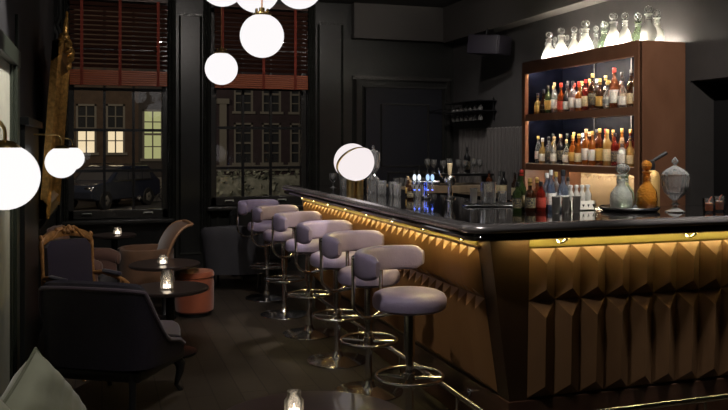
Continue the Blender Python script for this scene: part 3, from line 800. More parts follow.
# 1 charcoal armchair, its back to the camera
ac = thing('charcoal_armchair', 'charcoal leather armchair with its broad back to the camera', 'armchair', (.085,4.81,0), math.radians(59))
def h1(t):
    a = abs(t)/math.radians(106)
    return .755-.02*(a/.45)**2 if a < .45 else .735-.43*((a-.45)/.55)
shell(.345,.30,math.radians(98),h1,.285,.07,4.2,splay=.06).build('back_shell','charcoal',ac)
rp = []
for k in range(45):
    t = -math.radians(96)+2*math.radians(96)*k/44; cx,cy = superell(PI+t,4.2); rp.append((cx*.30*1.065,cy*.345*1.065,h1(t)-.03))
MB().tube(rp,.012,8).build('piping','plumcloth',ac)
seatpad(ac,-.22,.36,.245,.27,.43,'plumcloth',.06)
MB().rbox((-.24,-.27,.20),(.33,.27,.27),.02).build('seat_rail','black',ac)
leg(ac,-.22,-.22,.24,.022,.018,-.04,-.02); leg(ac,-.22,.22,.24,.022,.018,-.04,.02)
leg(ac,.28,-.22,.22,.026,.013,.05,-.02,cab=True); leg(ac,.28,.22,.22,.026,.013,.05,.02,cab=True)

# 2 gilt chair with purple back
gc = thing('gilt_armchair', 'carved gilt wood armchair with dark purple upholstered back', 'armchair', (-.09,5.62,0), math.radians(-60)); gc.scale = (1,.64,.915)
BW, BH = .285, .97
def bx(z): return -.24-.10*(z-.45)
for s in (-1,1):
    pts = [(bx(z),s*BW,z) for z in (.42,.5,.52,.56,.6,.72,.84,.9,.92,.935)]; rs = [.02,.02,.026,.018,.022,.018,.022,.026,.018,.016]
    MB().tube(pts,rs,12).sphere((bx(.95),s*BW,.952),.022,12,8,(1,1,1.2)).build('back_post','giltwood',gc)
b = MB(); n = 24; rings = []
for k in range(n+1):
    y = -BW+2*BW*k/n; q = y/BW; z = .915+.075*math.cos(q*PI/2)**.6 if abs(q)<.999 else .915
    hh = .032
    rings.append([(bx(z)+.02,y,z-hh),(bx(z)+.028,y,z),(bx(z)+.018,y,z+hh*.9),(bx(z)-.018,y,z+hh*.9),(bx(z)-.022,y,z-hh)])
b.loops(rings); b.build('crest_rail','giltwood',gc)
c = MB(); rr = random.Random(9)
for k in range(22):
    y = rr.uniform(-.12,.12); c.sphere((bx(1.0)+.02+rr.uniform(-.01,.015), y, 1.0+rr.uniform(-.015,.045)*(1-abs(y)/.16)), rr.uniform(.012,.024), 8, 6)
for s in (-1,1): c.tube([(bx(1.0)+.025,s*(.04+.03*k),1.015+.018*math.sin(k)-.012*k) for k in range(6)],[.018,.017,.015,.013,.011,.008],8)
c.build('carved_crest','giltwood',gc)
rings = []
for z in (.47,.5,.6,.7,.8,.88,.93):
    w = BW-.035 if z < .88 else BW-.035-(z-.88)*.9
    th = .025 if z in (.47,.93) else .045
    rings.append([(bx(z)-th,-w,z),(bx(z)-th-.006,0,z),(bx(z)-th,w,z),(bx(z)+th*.8,w,z),(bx(z)+th*1.2,0,z),(bx(z)+th*.8,-w,z)])
MB().loops(rings).build('back_upholstery','purple',gc)
MB().tube([(bx(.46),-BW,.46),(bx(.46),BW,.46)],.02,8).build('lower_rail','giltwood',gc)
seatpad(gc,-.24,.24,.27,.38,.47,'purple',.035)
MB().rbox((-.25,-.28,.32),(.25,.28,.385),.012).build('seat_rail','giltwood',gc)
for s in (-1,1):
    a = MB().tube([(bx(.66),s*BW,.66),(-.15,s*.30,.675),(.0,s*.31,.66),(.12,s*.31,.64),(.17,s*.31,.62),(.175,s*.31,.60)],[.014,.016,.018,.018,.02,.014],10).tube([(.10,s*.30,.64),(.08,s*.29,.52),(.14,s*.275,.37)],[.014,.013,.018],10).build('armrest','giltwood',gc)
    MB().rbox((-.14,s*.305-.024,.672),(.08,s*.305+.024,.70),.012).build('arm_pad','purple',a)
    leg(gc,.21,s*.24,.33,.022,.012,.02,0,'giltwood',True); leg(gc,-.22,s*.24,.33,.02,.014,-.04,0,'giltwood')

# 3 mauve-brown scroll armchair behind it
sc_ = thing('scroll_armchair', 'mauve-brown suede armchair with rolled arm behind the gilt chair', 'armchair', (-.155,6.86,0), math.radians(-15)); sc_.scale = (.86,.82,1)
def h3(t):
    a = abs(t)/math.radians(100)
    return .84-.02*a if a < .3 else .834-.25*min(1,((a-.3)/.35))**1.2
shell(.33,.28,math.radians(100),h3,.16,.08,2.8,splay=.08).build('back_shell','mauve',sc_)
for s in (-1,1):
    MB().tube([(-.18,s*.33,.56),(0,s*.35,.575),(.16,s*.355,.57),(.25,s*.35,.54)],[.05,.058,.06,.055],14).sphere((.255,s*.35,.54),.055,12,8,(.5,1,1)).build('rolled_arm','mauve',sc_)
    MB().rbox((-.1,s*.35-.035,.16),(.24,s*.35+.035,.55),.02).build('arm_panel','mauve',sc_)
    leg(sc_,.2,s*.3,.17,.02,.012); leg(sc_,-.18,s*.26,.17,.02,.012)
seatpad(sc_,-.2,.27,.29,.30,.45,'greycush',.05)
MB().rbox((-.22,-.31,.15),(.25,.31,.31),.02).build('seat_base','mauve',sc_)

# 4 tan slipper chair with a high raked back
tc = thing('slipper_chair', 'tan suede slipper chair with high curved back behind a round table', 'armchair', (.40,7.90,0), math.radians(188))
rings = []
def bk(f): return -.14-.26*f**1.5, .34+.40*math.sin(f*PI/2)
for k in range(15):
    f = k/14; x, z = bk(f); w = .23*(1-.15*f**3); th = .03
    rings.append([(x-th,-w*.9,z),(x-th*1.6,0,z+.005),(x-th,w*.9,z),(x,w,z),(x+th*.8,w*.85,z),(x+th*.4,0,z),(x+th*.8,-w*.85,z),(x,-w,z)])
MB().loops(rings).build('back_cushion','tan',tc,ang=60)
ed = [(bk(k/14)[0],.232*(1-.15*(k/14)**3),bk(k/14)[1]) for k in range(15)]
ed2 = [(-.405,.19-.38*j/8,.745+.01*math.sin(PI*j/8)) for j in range(9)]
MB().tube(ed+ed2+[(p[0],-p[1],p[2]) for p in reversed(ed)],.014,8).build('edge_rail','tanedge',tc)
def h4(t): return .55-.10*max(0,math.cos(t))*0
shell(.27,.26,math.radians(180),lambda t:.52,.17,.05,2.4).build('seat_shell','tan',tc)
MB().lathe([(0,.18),(.19,.18),(.21,.25),(.21,.42),(.18,.45),(0,.45)],28).build('seat','tan',tc)
for x,y in ((.14,.14),(.14,-.14),(-.14,.14),(-.14,-.14)): leg(tc,x,y,.2,.018,.01,x*.2,y*.2)

# 5 rust pouf
pf = thing('round_pouf', 'round rust-orange velvet pouf tucked behind the candle table', 'pouf', (.78,7.14,0)); pf.scale = (.9,.9,1)
MB().lathe([(0,.035),(.17,.035),(.185,.05),(.19,.12),(.19,.30),(.182,.335),(0,.335)],40).build('drum','orange',pf)
MB().lathe([(0,.335),(.175,.335),(.193,.345),(.195,.365),(.18,.39),(.10,.402),(0,.404)],40).build('cushion_top','orange',pf)
MB().lathe([(0,0),(.15,0),(.15,.036),(0,.036)],24).build('foot','black',pf)

# 6 dark slate armchair under the second window
sl = thing('slate_armchair', 'dark slate armchair under the second window behind the stools', 'armchair', (1.36,8.36,0), math.radians(75)); sl.scale = (.76,.95,.97)
shell(.34,.32,math.radians(105),lambda t:.70-.06*abs(t)/2,.18,.07,3.2,splay=.16).build('back_shell','slate',sl)
seatpad(sl,-.24,.32,.27,.22,.42,'slate',.05)
for s in (-1,1): leg(sl,.24,s*.24,.22,.016,.01,.04,0); leg(sl,-.22,s*.24,.22,.016,.01,-.04,0)
lc = thing('leather_tub_chair', 'glossy black tub chair between the slate armchair and window sill', 'armchair', (1.74,8.93,0), math.radians(-90)); lc.scale = (.75,1,1)
shell(.36,.27,math.radians(100),lambda t:.80-.03*t*t,.16,.07,2.6,splay=.05).build('back_shell','gloss_wall',lc)
seatpad(lc,-.2,.26,.28,.2,.42,'black',.05)
for s in (-1,1): leg(lc,.2,s*.24,.2,.016,.01); leg(lc,-.18,s*.2,.2,.016,.01)

# 7 sage sofa in the near left corner with two pillows
sf = thing('velvet_sofa', 'sage velvet sofa in the near corner, mostly below the frame', 'sofa', (XL+.02,2.35,0))
MB().rbox((.0,-.85,.10),(.60,.72,.31),.03).build('seat_base','green',sf)
MB().rbox((.0,-.90,.10),(.075,.76,.54),.03).build('backrest','green',sf)
MB().rbox((.10,-.80,.30),(.61,.70,.36),.025).build('seat_cushion','green',sf)
for x in (.06,.56):
    for y in (-.75,.62): leg(sf,x,y,.13,.02,.014)
def pillow(label, loc, rot, s=.23, th=.085):
    t = thing('velvet_pillow', label, 'cushion', loc, 0, 'velvet pillows on the sofa'); t.rotation_euler = rot
    n = 18; vs = []; 
    b = MB()
    for side in (1,-1):
        g = [[None]*(n+1) for _ in range(n+1)]
        for i in range(n+1):
            for j in range(n+1):
                a, c = 2*i/n-1, 2*j/n-1
                k = max(0,(1-a**4)*(1-c**4))**.5
                pin = 1-.07*(1-abs(a)**2)*abs(c)**3*1 ; pin2 = 1-.07*(1-abs(c)**2)*abs(a)**3
                wr = .006*math.sin(9*a+4*c)*k+.004*math.sin(17*c-6*a)*k
                g[i][j] = b.bm.verts.new((side*(th*k+wr), a*s*pin2, c*s*pin))
        for i in range(n):
            for j in range(n): b.bm.faces.new((g[i][j],g[i+1][j],g[i+1][j+1],g[i][j+1]))
    b.build('pillow_cover','green',t,ang=80)
    e = []
    for a,c in [(-1+2*k/12,-1) for k in range(12)]+[(1,-1+2*k/12) for k in range(12)]+[(1-2*k/12,1) for k in range(12)]+[(-1,1-2*k/12) for k in range(12)]:
        pin = 1-.07*(1-abs(a)**2)*abs(c)**3; pin2 = 1-.07*(1-abs(c)**2)*abs(a)**3
        e.append((0,a*s*pin2,c*s*pin))
    MB().tube(e,.006,8,closed=True).build('piping','greenseam',t)
    return t
pillow('sage velvet pillow standing on its corner at the sofa end', (-.20,2.78,.60), (math.radians(36),math.radians(-10),math.radians(-38)), .165, .08)
pillow('second sage velvet pillow against the wall at the frame edge', (-.30,2.42,.575), (math.radians(4),math.radians(-12),math.radians(-10)), .18, .075)

# ------------------------------------------------------------------ liquor cabinet
CX, CX1, CY0, CY1, CZ0, CZ1 = 3.85, 4.27, 5.0, 6.74, .90, 2.30
cab = thing('liquor_cabinet', 'mahogany wall cabinet with open lit bottle shelves', 'cabinet', (0,0,0))
b = MB().box((CX,CY0,CZ0),(CX1,CY0+.05,CZ1)).box((CX,CY1-.05,CZ0),(CX1,CY1,CZ1)).box((CX,CY0+.05,CZ1-.05),(CX1,CY1-.05,CZ1))
b.build('carcass','cab',cab,smooth=False,bevel=.003)
MB().box((CX-.012,CY0,CZ1-.11),(CX+.02,CY1,CZ1)).box((CX-.012,CY0,CZ0),(CX+.02,CY0+.055,CZ1-.11)).box((CX-.012,CY1-.055,CZ0),(CX+.02,CY1,CZ1-.11)).build('face_frame','cab',cab,smooth=False,bevel=.003)
SH1, SH2 = 1.80, 1.335
for z in (SH1,SH2): MB().box((CX+.005,CY0+.05,z-.045),(CX1-.02,CY1-.05,z)).build('shelf','cab',cab,smooth=False,bevel=.002)
MB().box((CX+.03,CY1-.056,SH2),(CX1-.02,CY1-.05,SH1-.045)).box((CX+.03,CY1-.056,SH1),(CX1-.02,CY1-.05,CZ1-.05)).build('mirror_side','mirror',cab,smooth=False)
MB().box((CX1-.02,CY0+.05,SH2),(CX1-.01,CY1-.05,CZ1-.05)).build('mirror_back','mirror',cab,smooth=False)
for y in (5.62,6.15): MB().box((CX1-.03,y-.006,SH2),(CX1-.02,y+.006,CZ1-.05)).build('mirror_batten','black',cab,smooth=False)
b = MB().box((CX1-.03,CY0+.05,CZ0),(CX1-.02,CY1-.05,SH2-.045)); b.build('lower_back','cab',cab,smooth=False)
MB().box((CX+.10,6.10,CZ0),(CX1-.03,6.13,SH2-.045)).build('divider','cab',cab,smooth=False)
b = MB(); n = 12
for i in range(n):
    y0 = 5.08+i*.085; y1 = y0+.085; ym = (y0+y1)/2; xb = CX+.22
    b.faces([(xb,y0,.98),(xb,y1,.98),(xb-.03,ym,.98),(xb,y0,1.25),(xb,y1,1.25),(xb-.03,ym,1.21)],[(0,2,5,3),(2,1,4,5),(3,5,4),(0,1,2)])
b.box((CX+.22,5.05,.95),(CX+.235,6.10,1.29)); b.build('pleated_back','pleat',cab,smooth=False)
# strips of light: inside the cabinet at top front, under the upper shelf, under the lower shelf
for z in (CZ1-.105, SH1-.056):
    MB().box((CX+.021,CY0+.08,z),(CX+.024,CY1-.08,z+.022)).build('light_strip','ledw',cab,smooth=False)
MB().box((CX-.008,CY0+.055,SH1-.062),(CX+.02,CY1-.055,SH1)).box((CX-.008,CY0+.055,SH2-.058),(CX+.012,CY1-.055,SH2-.002)).build('shelf_rail','cab',cab,smooth=False)
MB().box((CX+.016,5.1,SH2-.058),(CX+.019,6.05,SH2-.046)).build('light_strip','ledlow',cab,smooth=False)
MB().lathe([(0,0),(.025,0),(.025,.004),(0,.004)],16,(CX+.16,6.45,SH2-.05)).build('downlight','ledtop',cab)
MB().box((CX+.001,CY0+.05,SH2-.002),(CX+.012,CY1-.05,SH2+.004)).build('shelf_lip','white',cab,smooth=False)  # white colour stands in for the lit edge of the lower shelf
MB().box((CX+.03,CY0+.03,CZ1+.001),(CX+.045,CY1-.03,CZ1+.006)).build('light_strip','ledtop',cab,smooth=False)
MB().box((CX1-.05,CY0+.10,CZ1+.001),(CX1-.035,CY1-.03,CZ1+.006)).build('light_strip','ledtop',cab,smooth=False)  # second strip, added at the rear to brighten the decanters

# ------------------------------------------------------------------ bottles
LIQ = {'amber':(.60,.19,.03),'dark amber':(.30,.07,.015),'pale gold':(.78,.52,.18),'clear':(.75,.78,.80),'red':(.45,.03,.015),'green':(.10,.17,.05),'brown':(.10,.035,.012),'black':(.012,.012,.014),'blue':(.45,.55,.75)}
for k,c in LIQ.items():
    if k in ('black',): M['liq '+k] = pm('liquid_'+k, c, .15)
    else: M['liq '+k] = glass('liquid_'+k.replace(' ','_'), tint=tuple(.3+.7*x for x in c), body=.45 if k not in ('clear','blue') else .22, bodycol=c, rough=.05, boost=1.5)
LBL = {'white':(.82,.80,.74),'cream':(.74,.62,.38),'gold':(.6,.38,.10),'dark':(.03,.03,.035),'red':(.42,.05,.03)}
def label_mat(k, c):
    m = pm('label_'+k, c, .6)
    t = m.node_tree; p = next(n for n in t.nodes if n.type == 'BSDF_PRINCIPLED')
    tc = t.nodes.new('ShaderNodeTexCoord'); wv = t.nodes.new('ShaderNodeTexWave'); wv.bands_direction = 'Z'; wv.inputs['Scale'].default_value = 22; wv.inputs['Distortion'].default_value = 9; wv.inputs['Detail Scale'].default_value = 6
    r = t.nodes.new('ShaderNodeValToRGB'); r.color_ramp.elements[0].position = .12; r.color_ramp.elements[0].color = tuple(x*.62 for x in c)+(1,); r.color_ramp.elements[1].position = .16; r.color_ramp.elements[1].color = (*c,1)
    if sum(c) < .3: r.color_ramp.elements[0].color = (.5,.4,.2,1)
    t.links.new(tc.outputs['Object'],wv.inputs[0]); t.links.new(wv.outputs['Fac'],r.inputs[0]); t.links.new(r.outputs[0],p.inputs['Base Color'])
    return m
for k,c in LBL.items(): M['lab '+k] = label_mat(k,c)
CAP = {'black':(.012,.012,.014),'white':(.7,.7,.68),'red':(.5,.03,.02),'gold':(.6,.4,.12),'cork':(.5,.33,.18)}
for k,c in CAP.items(): M['cap '+k] = pm('cap_'+k, c, .35, metal=.5 if k=='gold' else 0)
SHAPES = {   # outline radius/height in units of body radius / total height; label band
    'tall':   ([(0,0),(.95,0),(1,.02),(1,.58),(.92,.64),(.5,.72),(.34,.76),(.32,.92),(.38,.925),(.38,.95),(.32,.95)], (.14,.46)),
    'round':  ([(0,0),(.9,0),(1,.03),(1,.46),(.86,.56),(.45,.66),(.33,.70),(.32,.90),(.40,.905),(.40,.93),(.33,.93)], (.10,.38)),
    'squat':  ([(0,0),(.9,0),(1,.04),(1,.50),(.75,.60),(.36,.66),(.32,.84),(.42,.845),(.42,.88),(.34,.88)], (.12,.42)),
    'flask':  ([(0,0),(.8,0),(1,.10),(1.04,.30),(.95,.48),(.55,.62),(.33,.70),(.32,.90),(.36,.92)], (.15,.36)),
    'slim':   ([(0,0),(.95,0),(1,.02),(.98,.50),(.85,.62),(.45,.74),(.36,.80),(.34,.94),(.36,.95)], (.16,.44)),
}
BCACHE = {}
def bottle(label, loc, shape, liq, lb, cap, r, h, group, rz=0.):
    key = (shape,liq,lb,cap)
    if key in BCACHE:
        o, r0, h0 = BCACHE[key]
        return dup(o, loc, rz, label, group, (r/r0,r/r0,h/h0))
    t = thing(liq.replace(' ','_')+'_bottle' if liq != 'clear' else 'clear_spirit_bottle', label, 'bottle', loc, rz, group)
    prof, (l0,l1) = SHAPES[shape]
    MB().lathe([(a*r,z*h) for a,z in prof]+[(0,prof[-1][1]*h)],20).build('bottle_body','liq '+liq,t)
    MB().lathe([(1.012*r,l0*h),(1.02*r,l0*h+.001),(1.02*r,l1*h-.001),(1.012*r,l1*h)],20).build('label','lab '+lb,t)
    zc = prof[-1][1]*h
    MB().lathe([(0,zc-.018),(.37*r,zc-.018),(.39*r,zc-.012),(.39*r,h*.99),(.34*r,h),(0,h)],14).build('cap','cap '+cap,t)
    BCACHE[key] = (t,r,h)
    return t
ordn = ['first','second','third','fourth','fifth','sixth','seventh','eighth','ninth','tenth','eleventh','twelfth','thirteenth','fourteenth','fifteenth','sixteenth','seventeenth','eighteenth','nineteenth','twentieth']
def fill_shelf(seq, y1, y0, x, z, hmax, shelfname, row, rnd):
    n = len(seq)
    for i,(shape,liq,lb,cap,r,h) in enumerate(seq):
        y = y1+(y0-y1)*i/(n-1)
        bottle('%s bottle, %s label, %s from far end of %s shelf\'s %s row' % (liq, lb, ordn[i], shelfname, row),
               (x+rnd.uniform(-.008,.008), y, z+.0012), shape, liq, lb, cap, r, min(h,hmax), 'bottles on the %s cabinet shelf' % shelfname, rnd.uniform(-1,1))
rn = random.Random(12)
up_front = [('squat','pale gold','gold','black',.032,.20),('flask','brown','dark','black',.034,.23),('tall','green','gold','black',.033,.26),('slim','clear','white','cork',.032,.28),
            ('round','dark amber','red','red',.036,.27),('round','black','white','black',.036,.25),('tall','clear','white','black',.036,.27),('squat','amber','white','red',.040,.26),
            ('tall','red','cream','red',.034,.27),('tall','brown','dark','gold',.036,.31),('squat','brown','gold','gold',.036,.26),('flask','clear','white','gold',.044,.24),
            ('tall','dark amber','white','red',.040,.33),('round','clear','white','black',.038,.25),('round','brown','cream','black',.036,.29),('tall','pale gold','white','cork',.037,.34)]
fill_shelf(up_front, 6.62, 5.13, 3.94, SH1, .36, 'upper', 'front', rn)
up_back = [('tall','brown','gold','gold',.033,.27),('round','amber','cream','black',.034,.26),('tall','dark amber','dark','black',.034,.30),('slim','red','white','red',.032,.27),('round','green','cream','gold',.036,.28),
           ('tall','amber','cream','gold',.034,.29),('tall','clear','dark','white',.034,.28),('round','brown','white','gold',.036,.30),('tall','pale gold','gold','black',.034,.29),('slim','dark amber','cream','black',.034,.31),
           ('tall','green','white','black',.034,.32),('round','red','gold','black',.036,.30),('tall','amber','dark','gold',.034,.30)]
fill_shelf(up_back, 6.56, 5.18, 4.08, SH1, .36, 'upper', 'rear', rn)
lo_front = [('slim','clear','white','gold',.034,.26),('round','pale gold','white','white',.036,.24),('tall','clear','dark','black',.036,.25),('round','clear','white','cork',.038,.25),('tall','black','dark','cork',.036,.27),
            ('round','clear','white','cork',.034,.22),('squat','amber','gold','gold',.038,.26),('round','amber','cream','gold',.038,.27),('tall','amber','white','cork',.038,.31),('tall','amber','white','gold',.036,.29),
            ('tall','dark amber','gold','gold',.036,.31),('tall','pale gold','cream','gold',.038,.30),('tall','red','dark','black',.032,.27),('squat','clear','white','cork',.038,.23),('round','pale gold','cream','black',.036,.24),('tall','clear','cream','gold',.038,.27)]
fill_shelf(lo_front, 6.62, 5.13, 3.94, SH2, .33, 'lower', 'front', rn)
lo_back = [('slim','pale gold','dark','black',.032,.28),('tall','red','white','black',.034,.27),('round','green','gold','black',.034,.28),('tall','dark amber','cream','gold',.034,.29),('tall','clear','white','white',.034,.28),
           ('round','dark amber','gold','cork',.036,.29),('tall','brown','cream','black',.034,.31),('tall','amber','cream','red',.036,.31),('round','dark amber','dark','gold',.036,.30),('slim','amber','white','gold',.034,.31),
           ('tall','red','cream','gold',.034,.30),('tall','green','cream','gold',.034,.30),('tall','amber','gold','black',.036,.28)]
fill_shelf(lo_back, 6.56, 5.18, 4.08, SH2, .33, 'lower', 'rear', rn)

# decanters on top of the cabinet
def decanter(label, loc, r, h, mat='frost', stop='stopper', group='glass decanters on the cabinet top', shape=0):
    t = thing('glass_decanter', label, 'decanter', loc, 0, group)
    if shape == 0: pr = [(0,0),(.8,0),(1,.05),(1.02,.14),(.92,.27),(.6,.42),(.36,.52),(.30,.58),(.30,.70),(.42,.72),(.42,.735),(.28,.74)]
    elif shape == 1: pr = [(0,0),(.85,0),(1,.03),(1.0,.10),(.8,.30),(.5,.46),(.36,.52),(.34,.68),(.48,.70),(.46,.73),(.3,.74)]
    else: pr = [(0,0),(.75,0),(1,.08),(1.04,.22),(.95,.36),(.62,.47),(.40,.53),(.36,.60),(.42,.62),(.36,.64),(.36,.72),(.55,.75),(.52,.76),(.3,.765)]
    MB().lathe([(a*r,z*h) for a,z in pr]+[(0,pr[-1][1]*h)],24).build('decanter_body',mat,t)
    b = MB()
    for zc in (.60,.655): b.lathe([(.30*r,(zc-.018)*h),(.46*r,zc*h),(.30*r,(zc+.018)*h)],20)
    b.build('neck_ring',stop,t)
    MB().lathe([(0,.735*h),(.22*r,.74*h),(.20*r,.78*h),(.42*r,.815*h),(.52*r,.865*h),(.50*r,.92*h),(.34*r,.965*h),(0,h)],20).build('stopper',stop,t,ang=22)
    return t
dec = [(538,57.5,.20,.038,'stopper',0),(549,57,.25,.052,'frost',1),(555,55,.23,.030,'stopper',0),(561,54,.26,.056,'frost',1),(567,53,.22,.030,'stopper',1),(574,51,.24,.044,'frost',0),
       (581,49,.25,.028,'stopper',0),(585.5,48.5,.27,.058,'frost',1),(596,47,.24,.040,'stopper',1),(604,45,.26,.052,'greenglass',1),(613.5,43.8,.27,.056,'frost',1),(625,42.5,.25,.046,'frost',0),
       (638,40.5,.26,.050,'greenglass',1),(648.5,39,.27,.056,'frost',2),(657,37.5,.27,.050,'frost',2)]
dn = {'frost':'white lit frosted decanter','stopper':'slim clear glass decanter','greenglass':'pale green tinted decanter'}
cnt = 0
for i,(u,v,h,r,mt,shp) in enumerate(dec):
    s, c = math.sin(math.radians(18.35)), math.cos(math.radians(18.35)); xc = (u-364)/790.
    X = 3.935 if mt == 'frost' else 4.085
    Y = X*(c-xc*s)/(s+xc*c)
    if i >= 13: Y = 5.07+.13*(i-13); X = Y*(s+xc*c)/(c-xc*s)
    decanter('%s, %s from the far end of the cabinet top' % (dn[mt], ordn[i]), (round(X,3),round(min(Y,6.69),3),CZ1+.0015), r*(1.25 if i < 13 else 1.05), h*1.04, mt, 'stopper', shape=shp)

# ------------------------------------------------------------------ things on the bar, front arm
BT = 1.1285
tray = thing('drinks_tray', 'oval dark silver tray under the coloured decanters', 'tray', (2.885,3.84,BT))
MB().lathe([(0,.002),(.152,.002),(.162,.010),(.167,.018),(.163,.020),(.155,.008),(0,.006)],40).build('tray_dish','steel',tray)
MB().tube([(.165*math.cos(2*PI*k/40),.165*math.sin(2*PI*k/40),.021) for k in range(40)],.004,6,closed=True).build('beaded_rim','steel',tray)
decanter('cut frosted clear decanter with flat stopper on the tray', (2.80,3.80,BT+.0085), .062, .265, 'frostcut','stopper','decanters on the tray',2)
decanter('pale green decanter behind the clear one on the tray', (2.895,3.895,BT+.0085), .055, .26, 'greenglass','stopper','decanters on the tray',2)
decanter('amber-orange cut glass decanter on the tray', (2.965,3.79,BT+.0085), .058, .285, 'orangeglass','orangeglass','decanters on the tray',2)
sp = thing('soda_siphon', 'gold mesh soda siphon with black lever head', 'siphon', (3.105,3.93,BT))
MB().lathe([(0,0),(.046,0),(.05,.01),(.05,.19),(.044,.212),(.024,.228),(.02,.24),(0,.24)],28).build('siphon_body','goldsiphon',sp)
MB().lathe([(0,.228),(.024,.228),(.026,.262),(.018,.285),(0,.29)],20).tube([(0,0,.262),(-.035,-.01,.262),(-.06,-.015,.235)],[.011,.009,.006],10).build('siphon_head','black',sp)
MB().tube([(0,0,.275),(.06,.0,.305),(.11,.0,.33)],[.009,.011,.012],10).build('lever','black',sp)
ap = thing('lidded_crystal_jar', 'tall cut crystal urn with pointed lid on a stem foot', 'jar', (3.058,3.665,BT))
MB().lathe([(0,0),(.052,0),(.054,.006),(.03,.018),(.014,.028),(.014,.036),(.022,.044),(.014,.052),(.014,.066),(.03,.080),(.055,.105),(.070,.145),(.074,.19),(.072,.205),(.068,.205),(.070,.19),(.062,.14),(.05,.11),(0,.09)],36,flute=.02,fn=18).build('urn_bowl','crystal',ap,ang=14)
MB().lathe([(.075,.205),(.076,.211),(.066,.225),(.045,.242),(.02,.256),(.009,.262),(.009,.268),(.018,.278),(.019,.288),(.010,.302),(0,.312)],36,flute=.015,fn=18).build('lid','crystal',ap,ang=14)
def tumbler(label, loc, r, h, drink=None, group='cocktail glasses on the bar'):
    t = thing('tumbler_glass', label, 'glass', loc, 0, group)
    MB().lathe([(0,0),(r*.88,0),(r,h*.1),(r*1.05,h),(r*.98,h),(r*.93,h*.12),(0,h*.12)],24,flute=.012,fn=12).build('glass_wall','glass' if drink else 'crystal',t)
    if drink:
        MB().lathe([(0,h*.13),(r*.9,h*.13),(r*.95,h*.62),(0,h*.63)],20).build('drink',drink,t)
        MB().rbox((-.018,-.012,h*.5),(.014,.016,h*.72),.004).build('ice_cube','crystal',t)
        MB().tube([(.0,.01,h*.6),(.012,.006,h*.95),(.02,0,h*1.12)],.003,6).build('garnish','orange',t)
    return t
tumbler('tumbler of amber cocktail with ice beside the crystal urn', (3.235,3.60,BT), .033, .078, 'amber')
tumbler('tumbler of amber cocktail at the picture\'s right edge', (3.345,3.64,BT), .033, .085, 'amber')

# bottles standing on the front arm behind
fb = [(517,209,'tall','green','dark','black',.026,.17),(521.5,209,'round','green','cream','red',.030,.235),(530,211,'squat','brown','dark','gold',.030,.19),(537,211,'round','dark amber','red','gold',.028,.19),(541,210.5,'tall','red','red','black',.028,.17),
      (547,211,'tall','blue','white','white',.030,.215),(551,209,'slim','blue','white','white',.026,.235),(556,210,'tall','clear','white','gold',.028,.22),(563,209.5,'round','blue','white','black',.033,.235),(568,209,'tall','clear','dark','black',.026,.19)]
for i,(u,v,shp,lq,lb,cp,r,h) in enumerate(fb):
    s, c = math.sin(math.radians(18.35)), math.cos(math.radians(18.35)); xc = (u-364)/790.
    Y = 3.985+(.04 if i%2 else -.04)-(.0 if i > 1 else -.0); X = Y*(s+xc*c)/(c-xc*s)
    bottle('%s spirit bottle, %s cap, %s along the bar\'s inner edge' % (lq, cp, ordn[i]), (round(X,3),round(Y,3),BT), shp, lq, lb, cp, r, h, 'bottles on the bar by the jiggers', rn.uniform(-1,1))
def jigger(label, loc):
    t = thing('jigger_cup', label, 'jigger', loc, 0, 'steel bar cups'); 
    MB().lathe([(0,0),(.018,0),(.020,.003),(.024,.09),(.0225,.09),(.019,.006),(0,.006)],20).build('cup','softsteel',t)
    MB().tube([(.0245*math.cos(2*PI*k/24),.0245*math.sin(2*PI*k/24),.09) for k in range(24)],.0016,6,closed=True).build('rim','chrome',t)
jigger('tall steel jigger cup first from the bottles', (2.375,3.80,BT)); jigger('tall steel jigger cup in the middle of three', (2.44,3.805,BT)); jigger('tall steel jigger cup nearest the white caddy', (2.505,3.80,BT))
cd = thing('napkin_caddy', 'white perforated caddy with dark triangular cut-outs', 'caddy', (2.628,3.96,BT)); cd.scale = (.84,1,1)
MB().box((-.10,-.04,0),(.10,-.032,.055)).box((-.10,.032,0),(.10,.04,.055)).box((-.10,-.04,0),(-.092,.04,.055)).box((.092,-.04,0),(.10,.04,.055)).box((-.1,-.04,0),(.1,.04,.006)).build('caddy_box','white',cd,smooth=False)
b = MB()
for k in range(5): b.xprism([(-.085+k*.04,.035),(-.067+k*.04,.035),(-.076+k*.04,.018)], -.0415, -.039, lambda a,z,t: V((a,t,z)))
b.build('cut_out','black',cd,smooth=False)
def mini(label, loc):
    t = thing('cordial_bottle', label, 'bottle', loc, 0, 'small white bottles in the caddy')
    MB().lathe([(0,0),(.017,0),(.019,.004),(.019,.085),(.012,.10),(.009,.108),(.009,.125),(0,.125)],16).build('bottle_body','frost',t)
    MB().lathe([(0,.124),(.013,.124),(.013,.138),(0,.14)],14).build('cap','cap white',t)
mnm = ['first','second','middle','fourth','last']
for k in range(4): mini('small white bottle with flat cap, %s in the white caddy from the jiggers' % ordn[k], (2.572+.0385*k,3.96,BT+.0068))

